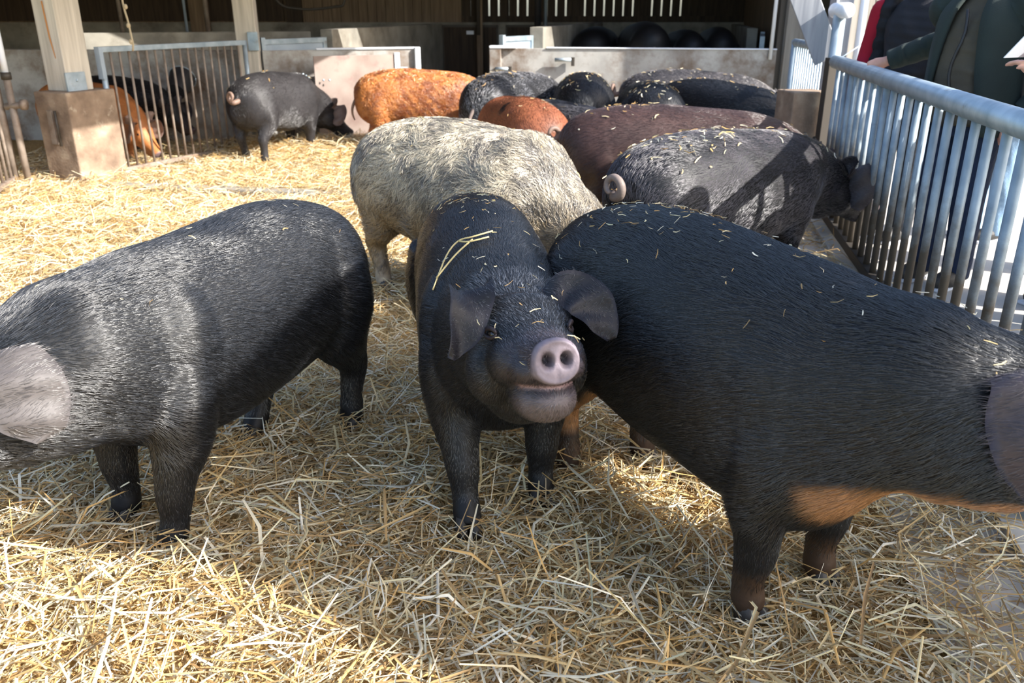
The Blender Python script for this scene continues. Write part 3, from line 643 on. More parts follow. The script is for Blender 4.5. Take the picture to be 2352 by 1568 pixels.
# tan pig behind the left gate
make_pig('tan pig with grey ears bending down behind the left hurdle gate', (-4.42, 9.02, 0), math.radians(-26), s=0.95, W=1.1, bend=-0.1, hpitch=-0.75, voxel=0.015,
         color=col_const('a3683a', '8a7368'), hair=dict(n=16000, len=0.03, rad=0.0011, lift=0.25), tail='down', neckdrop=0.05)
make_pig('dark pig in shade behind the tan pig, next to the black bucket', (-4.45, 9.80, 0), math.radians(-22), s=0.95, W=1.1, hpitch=-0.6, voxel=0.02, color=col_black(), hair=HB(4000, 0.03, rad=0.0015), tail='down', hooves=False)
# pigs inside the barn
GI = 'pigs in the dark pens inside the barn'
make_pig('black pig inside the barn behind the blue grey hurdle on the left', (-3.1, 13.6, 0), math.radians(170), group=GI, s=1.25, W=1.1, hpitch=-0.6, voxel=0.022, color=col_black(), tail='down', hooves=False)
make_pig('black pig in the inner right pen, leftmost of the dark rumps', (1.32, 13.65, 0.34), math.radians(75), group=GI, s=1.08, W=1.2, hpitch=-0.6, voxel=0.022, color=col_black(), tail='down', hooves=False)
make_pig('tan pig low behind the right panel in the inner pen', (0.98, 11.8, 0), math.radians(85), group=GI, s=0.97, W=1.2, hpitch=-0.6, voxel=0.022, color=col_const('7a6448'), tail='down', hooves=False)
make_pig('big black pig rump in the middle of the inner right pen', (1.84, 12.6, 0.34), math.radians(95), group=GI, s=1.18, W=0.95, hpitch=-0.6, voxel=0.022, color=col_black(), tail='down', hooves=False)
make_pig('black pig rump in the inner right pen, left one of the touching pair', (2.42, 12.6, 0.34), math.radians(94), group=GI, s=1.06, W=0.85, hpitch=-0.6, voxel=0.022, color=col_black(), tail='down', hooves=False)
make_pig('black pig rump in the inner right pen, right one of the touching pair', (2.88, 12.6, 0.34), math.radians(88), group=GI, s=1.10, W=0.85, hpitch=-0.6, voxel=0.022, color=col_black(), tail='down', hooves=False)

# straw and chaff on the pigs' backs
def flecks():
    PP = []; DD = []; NN = []; LL = []
    cnt = [40, 170, 190, 50, 110, 40, 14, 50, 20, 60, 60, 30, 30, 160, 12, 0, 0]
    rng_x = {0: (-0.5, 0.6), 1: (-0.62, 0.42), 2: (-0.66, 0.5)}
    for rec, c in zip(PIGS, cnt):
        if not c: continue
        V = rec['V']; t3 = rec['tri']; n = rec['n']; cen = V[t3].mean(1); nz = n[t3].mean(1)[:, 2]
        A = V[t3[:, 0]]; B = V[t3[:, 1]]; Cq = V[t3[:, 2]]; ar = np.linalg.norm(np.cross(B - A, Cq - A), axis=1)
        w = ar * np.clip(nz - 0.35, 0, 1) ** 1.2 * (cen[:, 2] > 0.4) * np.where(cen[:, 0] < -0.1, 2.2, 0.6); w /= w.sum()
        ti = RNG.choice(len(t3), c, p=w); P = cen[ti]; Nn = n[t3[ti]].mean(1); Nn /= np.linalg.norm(Nn, axis=1)[:, None]
        R = np.array(Matrix.Rotation(rec['yaw'], 3, 'Z')); P = (P * rec['s']) @ R.T + rec['loc']; Nn = Nn @ R.T
        D = np.cross(Nn, RNG.normal(size=(c, 3))); D /= np.linalg.norm(D, axis=1)[:, None]
        PP.append(P + Nn * 0.012); DD.append(D + Nn * RNG.normal(0, 0.12, (c, 1))); NN.append(Nn); LL.append(RNG.uniform(0.006, 0.035, c) * (1 if len(PP) < 4 else 1.6))
    P = np.concatenate(PP); n = len(P)
    o = straw_mesh('straw_flecks', P, np.concatenate(DD), np.concatenate(NN), np.concatenate(LL), np.where(P[:, 1] > 3.6, 0.009, RNG.uniform(0.002, 0.005, n)), straw_colors(n) * 1.05, '', bend=0.12)
    tag(o, 'short bits of straw and chaff scattered on the backs of the pigs', 'straw', kind='stuff')
flecks()

# forked dry stem lying on the middle pig's back
from mathutils.bvhtree import BVHTree
hb_o = PIGS[1]['body']; rr_ = PIGS[1]; R_w = Matrix.Translation(Vector(rr_['loc'])) @ Matrix.Rotation(rr_['yaw'], 4, 'Z') @ Matrix.Scale(rr_['s'], 4)
bvh1 = BVHTree.FromPolygons([R_w @ v_.co for v_ in hb_o.data.vertices], [tuple(p_.vertices) for p_ in hb_o.data.polygons])
def onback(x, y):
    h_ = bvh1.ray_cast(Vector((x, y, 2)), Vector((0, 0, -1))); return h_[0] + Vector((0, 0, 0.016)) if h_[0] else Vector((x, y, 0.86))
tw = MB()
for pts_ in ([(-0.235, 2.36), (-0.20, 2.46), (-0.165, 2.50), (-0.12, 2.49), (-0.06, 2.52)], [(-0.165, 2.50), (-0.13, 2.46), (-0.07, 2.47)], [(-0.225, 2.38), (-0.17, 2.42), (-0.12, 2.47)]):
    tw.tube(catmull([onback(*p_) for p_ in pts_], 4), 0.0028, 6)
tw = tw.build('dry_stem', M['straw'], None, True); color_attr(tw.data, 'straw_color', np.tile(hx('d8c48c'), (len(tw.data.vertices), 1)))
tag(tw, 'forked dry stem lying across the back of the middle black pig', 'stem')
# ------------------------------------------------------------------ barn
BD = Vector((0.40, 0.917, 0)).normalized(); BN = Vector((0.917, -0.40, 0)).normalized()      # left wing: along / towards the yard
def RZ(loc, ang): return Matrix.Translation(Vector(loc)) @ Matrix.Rotation(ang, 4, 'Z')
LA = math.atan2(BD.y, BD.x) - PI / 2
# left pier and post
pier_c = (-3.98, 7.95, 0)
PM = RZ(pier_c, LA)
p = empty('post_pier', pier_c, LA, 'brown concrete pier block carrying the pale wooden barn post at left', 'pier')
pb = MB().box(-0.21, 0.20, -0.29, 0.24, -0.05, 0.815).build('block', M['pier'], p, bevel=0.012)
pm = MB().box(-0.06, 0.0, -0.315, -0.29, 0.36, 0.66); pm.build('mounting_plate', M['galv_dirty'], p, bevel=0.004)
MB().tube([(0.05, -0.315, 0.35), (0.05, -0.315, 0.66)], 0.012, 8).build('hook_rod', M['steel_dark'], p, True)
po = empty('wooden_post', (pier_c[0], pier_c[1], 0.815), LA, 'thick pale wooden post standing on the left concrete pier', 'post')
MB().box(-0.16, 0.10, -0.17, 0.10, 0, 2.05).build('beam', M['post_wood'], po, bevel=0.008)
MB().box(0.095, 0.115, -0.185, 0.02, 0.0, 0.16).add(*ell((0.12, -0.08, 0.09), (0.01, 0.012, 0.012), 8, 6)).build('steel_shoe', M['galv'], po, bevel=0.004)
MB().tube([(-0.02, -0.178, 0.75), (-0.005, -0.178, 0.45), (0.02, -0.178, 0.28)], [0.006, 0.006, 0.003], 6).build('rust_streak', M['rust'], po)
# second post
po2 = empty('wooden_post', (-3.02, 10.15, 0), 0.1, 'slimmer wooden post at the far end of the left hurdle gate', 'post')
MB().box(-0.115, 0.115, -0.10, 0.10, 0, 2.86).build('beam', M['post_wood'], po2, bevel=0.008)
MB().box(0.02, 0.135, -0.13, -0.10, 1.06, 1.26).build('steel_bracket', M['galv'], po2, bevel=0.004)

def hurdle(label, p0, p1, zt, zb, rods, rtop, rrod, mt, mb_, name='hurdle_gate', round_top=False, posts=(True, True), cat='gate', splitmat=None):
    root = empty(name, (p0[0], p0[1], 0), 0, label, cat); o0 = Vector((p0[0], p0[1], 0)); p0 = Vector((0, 0, 0)); p1 = Vector((p1[0], p1[1], 0)) - o0
    up = Vector((0, 0, 1))
    if round_top: MB().tube([p0 + up * zt, p1 + up * zt], rtop, 20).build('top_rail', mt, root, True)
    else:
        MM, L = oriented(p0 + up * zt, p1 + up * zt); MB().box(0, L, -rtop, rtop, -rtop, rtop, MM).build('top_rail', mt, root, bevel=0.004)
    MM, L = oriented(p0 + up * zb, p1 + up * zb); r2 = rtop * 0.8 if not round_top else 0.03
    MB().box(0, L, -r2, r2, -r2, r2, MM).build('bottom_rail', mb_, root, bevel=0.004)
    for e, on in zip((p0, p1), posts):
        if on: MB().tube([e + up * (zb - 0.03), e + up * (zt + 0.02)], rtop * 1.05, 12).build('end_upright', mt, root, True)
    for i in range(rods):
        c = p0 + (p1 - p0) * ((i + 1) / (rods + 1))
        MB().tube([c + up * zb, c + up * zt], rrod, 10).build('rod', splitmat or mt, root, True)
    return root
g1 = hurdle('galvanized hurdle gate with vertical rods between the left pier and the slim post', (-3.77, 8.08), (-2.97, 9.83), 1.155, 0.055, 17, 0.025, 0.012, M['galv'], M['galv_dirty'], splitmat=M['galv_dirty'])
MB().box(-0.03, 0.03, -0.02, 0.02, 0.9, 1.18, RZ((0.0, -0.03, 0), LA)).build('hinge_plate', M['sheet'], g1)
g2 = hurdle('dirty hurdle gate at the left edge of the photo, left of the pier', (-4.52, 7.62), (-4.02, 5.6), 1.085, 0.07, 16, 0.03, 0.014, M['galv_dirty'], M['galv_dirty'])
# upright latch pipe between gate and pier
lp = empty('latch_pipe', (-4.40, 7.60, 0), 0, 'pale upright pipe with rusty collars beside the left pier', 'pipe')
MB().tube([(0, 0, 0.0), (0, 0, 0.95)], 0.030, 14).build('lower_pipe', M['galv_dirty'], lp, True)
MB().tube([(0, 0, 0.95), (0, 0, 1.40)], 0.027, 14).build('upper_pipe', M['white_pipe'], lp, True)
MB().tube([(0, 0, 0.93), (0, 0, 0.99)], 0.042, 14).build('collar', M['steel_dark'], lp, True)
MB().tube([(-0.06, 0, 0.70), (0.12, -0.02, 0.72)], 0.028, 12).tube([(0.10, -0.03, 0.72), (0.14, -0.03, 0.72)], 0.045, 12).build('bolt', M['galv_dirty'], lp, True)
# rope hanging down to the left gate
rp = [(-3.52 + 0.015 * math.sin(i * 1.3), 8.18, 2.6 - i * 0.12) for i in range(12)] + [(-3.50, 8.18, 1.20), (-3.52, 8.2, 1.14)]
o = MB().tube(catmull(rp, 3), 0.009, 6)
for z_ in (1.52, 1.36, 1.22): o.add(*ell((-3.515, 8.18, z_), (0.02, 0.018, 0.024), 8, 6))
tag(o.build('rope', M['rope'], None, True), 'knotted pale rope hanging down onto the left hurdle gate', 'rope')

# low wall panels along the front of the back wing
def wall_box(name, p0, p1, z0, z1, th, m, kind='structure', bev=0.006):
    MM, L = oriented(p0 + (0,), p1 + (0,)); return tag(MB().box(0, L, -th / 2, th / 2, z0, z1, MM).build(name, m, bevel=bev), kind=kind)
wall_box('wall_panel_left', (-2.89, 10.21), (-1.16, 10.70), -0.02, 1.055, 0.06, M['panel'])
wall_box('trim_1', (-2.30, 10.37), (-1.16, 10.695), 1.055, 1.075, 0.09, M['white_pipe'])
wall_box('trim_2', (-1.175, 10.64), (-1.115, 10.66), 0.0, 1.075, 0.09, M['white_pipe'])
wall_box('wall_panel_right', (-0.22, 10.85), (3.10, 10.35), -0.02, 1.055, 0.06, M['panel'])
wall_box('trim_3', (-0.27, 10.83), (0.06, 10.79), 1.055, 1.085, 0.14, M['white_pipe'])
wall_box('trim_4', (-0.27, 10.82), (-0.13, 10.80), 0.0, 1.07, 0.10, M['panel'])
wall_box('trim_5', (0.42, 10.745), (3.10, 10.345), 1.055, 1.07, 0.08, M['white_pipe'])
# bolts and hinges on the right panel
for (x_, y_, z_, w_) in ((0.62, 10.66, 0.93, 0.20), (-0.12, 10.76, 0.82, 0.16)):
    lt = empty('door_bolt', (x_, y_, z_), -0.15, 'sliding bolt on the right wall panel' if x_ > 0.3 else 'hinge strap at the left end of the right wall panel', 'latch')
    MB().tube([(-w_ / 2, -0.03, 0), (w_ / 2, -0.03, 0)], 0.022, 10).build('bolt_bar', M['galv'], lt, True)
    MB().box(w_ / 2, w_ / 2 + 0.04, -0.045, 0.0, -0.07, 0.03).build('keeper', M['steel_dark'], lt, bevel=0.003)
# leaning stained board
bd = empty('stained_board', (-2.27, 10.05, 0), 0, 'pinkish stained sheet door leaning before the left wall panel', 'board')
MM, L = oriented((0, 0, 0), (0.90, 0.40, 0))
MB().box(0, L, -0.012, 0.012, 0.0, 1.0, MM @ Matrix.Rotation(0.0, 4, 'X')).build('sheet', M['board'], bd, bevel=0.003)
MB().box(L - 0.03, L + 0.03, -0.03, 0.02, 0.75, 1.02, MM).build('edge_strip', M['white_pipe'], bd)
MB().box(L - 0.0, L + 0.12, -0.05, -0.02, 0.82, 0.86, MM).box(L + 0.08, L + 0.12, -0.05, -0.02, 0.76, 0.86, MM).build('latch', M['galv'], bd, bevel=0.003)
for bx in (0.10, 0.17): mesh_obj('screw', *ell((bx, -0.015, 0.74), (0.013, 0.008, 0.013), 8, 6), M['galv'], bd, True)
# drinker at its left edge
dr = empty('drinking_bowl', (-2.36, 10.12, 0), 0, 'black drinking bowl with a steel hoop at the left edge of the stained board', 'drinker')
o = MB(); V_, F_ = ell((0, 0, 0.60), (0.10, 0.09, 0.17), 16, 10); o.add(V_, F_); o.build('bowl', M['rubber'], dr, True)
MB().tube([(-0.02 + 0.11 * math.cos(t), -0.10, 0.62 + 0.19 * math.sin(t)) for t in np.linspace(1.6, 4.2, 12)], 0.010, 8).build('hoop', M['galv'], dr, True)
MB().tube([(0.02, -0.12, 0.05), (0.0, -0.12, 0.80)], 0.014, 8).tube([(0.05, -0.12, 0.05), (0.035, -0.12, 0.78)], 0.008, 8).build('pipe', M['galv'], dr, True)
# bucket in the left pen
bk = empty('feed_bucket', (-3.80, 9.95, 0.0), 0, 'black round bucket with a shiny rim behind the left hurdle gate', 'bucket')
MMb = Matrix.Translation((0, 0, 0.70)) @ Matrix.Rotation(-1.1, 4, 'X')
Vb = []; nb = 24
for (r, z) in ((0.10, -0.16), (0.145, 0.14), (0.135, 0.14), (0.09, -0.14)):
    for k in range(nb): Vb.append(MMb @ Vector((r * math.cos(2 * PI * k / nb), r * math.sin(2 * PI * k / nb), z)))
Fb = [(i * nb + k, i * nb + (k + 1) % nb, (i + 1) * nb + (k + 1) % nb, (i + 1) * nb + k) for i in range(3) for k in range(nb)] + [tuple(range(nb))[::-1], tuple(range(3 * nb, 4 * nb))]
mesh_obj('bucket_shell', Vb, Fb, M['rubber'], bk, False)
MB().tube([MMb @ Vector((0.147 * math.cos(t), 0.147 * math.sin(t), 0.14)) for t in np.linspace(0, 2 * PI, 25)], 0.007, 6).build('rim', M['galv'], bk, True)
MB().box(-0.02, 0.02, 0.10, 0.45, 0.60, 0.66).build('bracket', M['steel_dark'], bk)
# wall of the left pen behind the gate
wall_box('wall_pen_left', (-6.8, 10.75), (-3.16, 10.34), -0.02, 1.05, 0.12, M['panel'])
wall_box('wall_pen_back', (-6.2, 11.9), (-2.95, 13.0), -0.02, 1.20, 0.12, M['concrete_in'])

# interior partitions
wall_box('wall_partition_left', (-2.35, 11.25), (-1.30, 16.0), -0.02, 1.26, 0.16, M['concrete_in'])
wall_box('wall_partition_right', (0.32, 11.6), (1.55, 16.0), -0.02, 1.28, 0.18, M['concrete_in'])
def solid_hurdle(label, p0, p1, z):
    r = empty('sheet_hurdle', (p0[0], p0[1], 0), 0, label, 'gate'); q = (p1[0] - p0[0], p1[1] - p0[1], 0); MM, L = oriented((0, 0, 0), q)
    MB().box(0.0, L, -0.01, 0.01, 0.08, z - 0.05, MM).build('sheet', M['sheet'], r)
    MB().box(0, L, -0.025, 0.025, z - 0.06, z, MM).box(0, L, -0.025, 0.025, 0.04, 0.09, MM).box(-0.03, 0.03, -0.03, 0.03, 0.0, z + 0.02, MM).box(L - 0.03, L + 0.03, -0.03, 0.03, 0.0, z, MM).build('frame', M['galv'], r, bevel=0.003)
    return r
solid_hurdle('blue grey sheet hurdle behind the left wall panel', (-2.92, 10.35), (-2.38, 11.2), 1.17)
solid_hurdle('blue grey sheet hurdle behind the right wall panel', (-0.12, 11.05), (0.25, 11.62), 1.18)
solid_hurdle('shaded sheet hurdle at the right side of the inner pen', (3.55, 12.6), (3.16, 11.2), 1.18)
# back wall: concrete ledge, planks above, slots with daylight between the boards on the right
tag(MB().add([(0.55, 11.9, 0.32), (3.3, 11.9, 0.32), (3.9, 15.9, 0.34), (1.62, 15.9, 0.34), (0.55, 11.9, 0), (3.3, 11.9, 0), (3.9, 15.9, 0), (1.62, 15.9, 0)], [(0, 1, 2, 3), (7, 6, 5, 4), (0, 4, 5, 1), (1, 5, 6, 2), (2, 6, 7, 3), (3, 7, 4, 0)]).build('floor_inner_pen', M['ground']), kind='structure')
tag(MB().box(-9.6, 4.3, 15.9, 16.1, -0.02, 1.28).build('wall_back', M['concrete_in']), kind='structure')
o = MB()
x_ = -9.6
while x_ < -1.35:
    w_ = 0.16; o.box(x_, x_ + w_ - 0.008, 15.96, 15.99 + 0.008 * (int(x_ * 10) % 2), 1.28, 3.0); x_ += w_
o.box(-9.6, -1.3, 15.995, 16.02, 1.28, 3.0)
o.box(-1.3, -0.9, 15.97, 16.0, 1.28, 3.0)
for i in range(11): pass
tag(o.build('wall_boarding_left', M['wood_mid']), kind='structure')
o = MB(); x_ = -0.9; i = 0
while x_ < 4.3:
    gap = 0.03 if -0.6 < x_ < 3.0 and i % 7 != 4 else 0.002
    o.box(x_, x_ + 0.17 - gap, 15.96, 15.99, 1.28, 3.0); x_ += 0.17; i += 1
o.box(-0.9, 4.3, 15.93, 15.96, 2.2, 2.35); o.box(-0.9, 4.3, 15.93, 15.955, 1.28, 1.385)
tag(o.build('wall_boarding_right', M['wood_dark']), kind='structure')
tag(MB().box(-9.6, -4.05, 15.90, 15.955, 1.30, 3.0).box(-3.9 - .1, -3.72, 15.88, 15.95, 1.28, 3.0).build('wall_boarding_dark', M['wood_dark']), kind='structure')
for (xa, xb) in ((-5.65, -5.35), (-0.62, -0.52)):
    tag(MB().box(xa, xb, 15.70, 15.86, 0, 3.0).build('wall_stud', M['wood_mid']), kind='structure')
for (xa, xb, nm) in ((-1.22, -0.28, 'dark stable door in the back wall, left one with a small white tag'), (-0.08, 0.85, 'dark stable door in the back wall, right one partly behind the partition')):
    d_ = empty('stable_door', ((xa + xb) / 2, 15.88, 0), 0, nm, 'door'); w_ = (xb - xa) / 2
    MB().box(-w_, w_, -0.03, 0.01, 0.05, 1.22).build('door_leaf', M['wood_dark'], d_)
    MB().box(-w_ - 0.03, w_ + 0.03, -0.04, 0.01, 1.20, 1.24).box(-w_ - 0.03, -w_, -0.04, 0.01, 0, 1.22).box(w_, w_ + 0.03, -0.04, 0.01, 0, 1.22).build('door_frame', M['steel_dark'], d_)
    if xa < -1: MB().box(-0.06, 0.07, -0.045, -0.03, 1.08, 1.14).build('tag', M['white_pipe'], d_)
# vertical pipes in the barn
for (x_, y_, r_, z0_, m_, lb) in ((-0.55, 14.6, 0.03, 1.1, 'steel_dark', 'thin grey drop pipe above the left stable door'), (0.42, 14.6, 0.055, 1.0, 'rubber', 'dark blue drop pipe above the right stable door'), (0.55, 14.7, 0.028, 1.0, 'galv', 'thin pipe beside the dark drop pipe'),
                                (-4.6, 13.5, 0.035, 1.1, 'galv_dirty', 'grey drop pipe in the dark left of the slim post'), (-5.9, 13.5, 0.03, 1.1, 'galv_dirty', 'thin pipe in the dark behind the left hurdle gate'), (-4.85, 13.3, 0.02, 1.1, 'sheet', 'thin bluish pipe beside the grey drop pipe')):
    tag(MB().tube([(x_, y_, z0_), (x_, y_, 2.9)], r_, 10).build('drop_pipe', M[m_], None, True), lb, 'pipe')
# hose loop right of slim post
tag(MB().tube(catmull([(-3.55, 13.2, 2.2), (-3.45, 13.2, 1.62), (-3.1, 13.2, 1.50), (-2.6, 13.2, 1.53), (-2.45, 13.2, 1.62), (-2.4, 13.2, 2.2)], 5), 0.018, 8).build('hose', M['steel_dark'], None, True), 'dark hose sagging in the barn right of the slim post', 'hose')
# right wall of the inner pen and the opening post
wall_box('wall_inner_right', (3.55, 10.7), (4.2, 16.0), -0.02, 3.0, 0.12, M['wood_mid'])
wall_box('wall_inner_pen', (3.35, 12.4), (4.0, 16.0), -0.02, 1.25, 0.14, M['concrete_in'])
tag(MB().box(3.10, 3.17, 10.38, 10.45, 0, 2.9).build('wall_jamb', M['steel_dark']), kind='structure')
jp = tag(MB().tube([(3.02, 10.30, 0.95), (3.02, 10.30, 2.8)], 0.022, 8).build('rusty_pipe', M['white_pipe'], None, True), 'pale pipe with rust at the right jamb of the barn opening', 'pipe')
tag(MB().box(3.17, 3.52, 10.28, 10.42, 0, 2.9).build('wall_end_post', M['siding'], bevel=0.006), kind='structure')
# siding to the right behind the corner post
o = MB()
for i in range(9): o.box(3.56 + i * 0.16, 3.56 + i * 0.16 + 0.15, 9.6, 9.63, 0, 2.9)
tag(o.build('wall_siding', M['siding']), kind='structure')
tag(MB().box(3.50, 3.56, 9.55, 9.63, 0, 2.9).build('trim_6', M['white_pipe']), kind='structure')
wall_box('wall_right_end', (5.0, 9.6), (5.0, 16.0), 0, 2.9, 0.1, M['wood_mid'])
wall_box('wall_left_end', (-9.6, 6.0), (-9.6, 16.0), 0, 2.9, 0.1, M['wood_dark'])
# roofs: the back wing and the left wing with its eave over the yard
tag(MB().box(-9.7, 5.1, 10.95, 16.3, 2.9, 3.0).build('roof_back', M['wood_mid']), kind='structure')
# left wing roof: quad whose eave line runs from (-0.75,6.0) to (0.9,10.4)
EA = Vector((-0.60, 6.35, 0)); ED = Vector((0.37, 0.93, 0)).normalized()
e0 = EA - ED * 0.4; e1 = EA + ED * 4.2
o = MB(); q = [(e0.x, e0.y), (e1.x, e1.y), (-9.7, 11.2), (-9.7, 6.0)]
o.add([(x_, y_, 2.80) for x_, y_ in q] + [(x_, y_, 2.90) for x_, y_ in q], [(0, 3, 2, 1), (4, 5, 6, 7), (0, 1, 5, 4), (1, 2, 6, 5), (2, 3, 7, 6), (3, 0, 4, 7)])
tag(o.build('roof_left', M['wood_mid']), kind='structure')

# right pier, corner post with brace, tubular fence
rpz = empty('post_pier', (2.30, 6.85, 0), 0.18, 'low brown concrete pier block beside the corner post at right', 'pier')
MB().box(-0.155, 0.145, -0.14, 0.14, -0.05, 0.905).build('block', M['pier'], rpz, bevel=0.01)
MB().tube([(0.05, -0.16, 0.55), (0.15, -0.16, 0.55)], 0.02, 8).build('hinge_pin', M['steel_dark'], rpz, True)
cp = empty('corner_post', (2.405, 6.62, 0), 0.18, 'steel corner post with a white round cap at the end of the right fence', 'post')
MB().box(-0.035, 0.035, -0.035, 0.035, 0, 1.16).build('upright', M['steel_dark'], cp, bevel=0.004)
MB().tube([(0.035, 0.03, 0.0), (0.035, 0.03, 1.46)], 0.045, 16).build('tube', M['galv'], cp, True)
MB().tube([(0.03, -0.08, 1.49), (0.045, 0.12, 1.49)], 0.055, 20).build('round_cap', M['white_pipe'], cp, True)
MMb, L = oriented((2.42, 6.75, 1.14), (2.02, 6.85, 1.95))
tag(MB().box(0, L, -0.03, 0.03, -0.10, 0.10, MMb).build('diagonal_brace', M['wood_grey'], None, bevel=0.006), 'grey wooden diagonal brace rising left from the corner post', 'brace')
tag(MB().box(2.50, 2.64, 6.95, 7.09, 0, 2.9).build('wall_corner_stud', M['wood_grey'], bevel=0.005), kind='structure')
tag(MB().tube([(2.70, 6.9, 0), (2.70, 6.9, 2.9)], 0.03, 10).build('downpipe', M['white_pipe'], None, True), 'white vertical pipe behind the corner post', 'pipe')
tag(MB().tube([(2.42, 6.60, 1.13), (2.62, 6.75, 1.22), (2.86, 6.85, 1.35), (2.9, 6.9, 1.7)], 0.004, 6).build('wire', M['galv'], None, True), 'thin wire running from the fence end up to the siding', 'wire')
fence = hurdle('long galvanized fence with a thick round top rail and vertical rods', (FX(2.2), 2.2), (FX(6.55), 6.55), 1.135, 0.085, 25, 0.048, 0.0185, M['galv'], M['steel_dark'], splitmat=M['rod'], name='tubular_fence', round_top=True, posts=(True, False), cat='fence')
hurdle('small pale hurdle gate behind the right pier', (2.75, 8.6), (2.58, 7.15), 1.20, 0.10, 14, 0.035, 0.012, M['galv'], M['galv'], round_top=True)

# unseen canopy added right of the camera, shaped to shade the middle of the pen
cz = 3.2
def shade_poly():
    return [(2.90, -0.04), (2.97, 0.30), (3.00, 1.60), (3.95, 2.10), (6.6, 2.3), (7.4, 0.6), (7.0, -2.2), (4.9, -0.85), (4.3, -0.56), (3.43, -0.12)]
sp = shade_poly()
def inpoly(x, y):
    c = False; n_ = len(sp)
    for i in range(n_):
        (x1, y1), (x2, y2) = sp[i], sp[i - 1]
        if (y1 > y) != (y2 > y) and x < (x2 - x1) * (y - y1) / (y2 - y1) + x1: c = not c
    return c
def gap(x, y):        # holes shaped to let sun onto the pigs and straw
    for ax, ay, bx, by, r_ in ((3.25, 1.30, 3.30, 0.72, 0.12), (3.30, 0.72, 3.39, 0.46, 0.13), (3.42, 0.40, 3.56, 0.17, 0.09)):
        t = max(0, min(1, ((x - ax) * (bx - ax) + (y - ay) * (by - ay)) / ((bx - ax) ** 2 + (by - ay) ** 2)))
        if math.hypot(x - ax - t * (bx - ax), y - ay - t * (by - ay)) < r_: return True
    return ((x - 4.76) / 0.40) ** 2 + ((y - 0.18) / 0.26) ** 2 < 1 or math.hypot(x - 4.28, y) < 0.10
o = MB(); cs = 0.03; yy = -2.3
while yy < 2.4:
    xx = 2.4; run = None
    while xx < 7.6:
        on = inpoly(xx + cs / 2, yy + cs / 2) and not gap(xx + cs / 2, yy + cs / 2)
        if on and run is None: run = xx
        if not on and run is not None: o.box(run, xx, yy, yy + cs, cz, cz + 0.04); run = None
        xx += cs
    yy += cs
tag(o.build('added_shade_canopy', M['wood_grey']), kind='structure')
for i, (x_, y_) in enumerate(((3.95, 0.9), (6.6, 1.6), (6.4, -1.2))):  # posts under the added canopy
    tag(MB().box(x_ - 0.05, x_ + 0.05, y_ - 0.05, y_ + 0.05, 0, cz).build('added_canopy_column', M['wood_grey']), kind='structure')

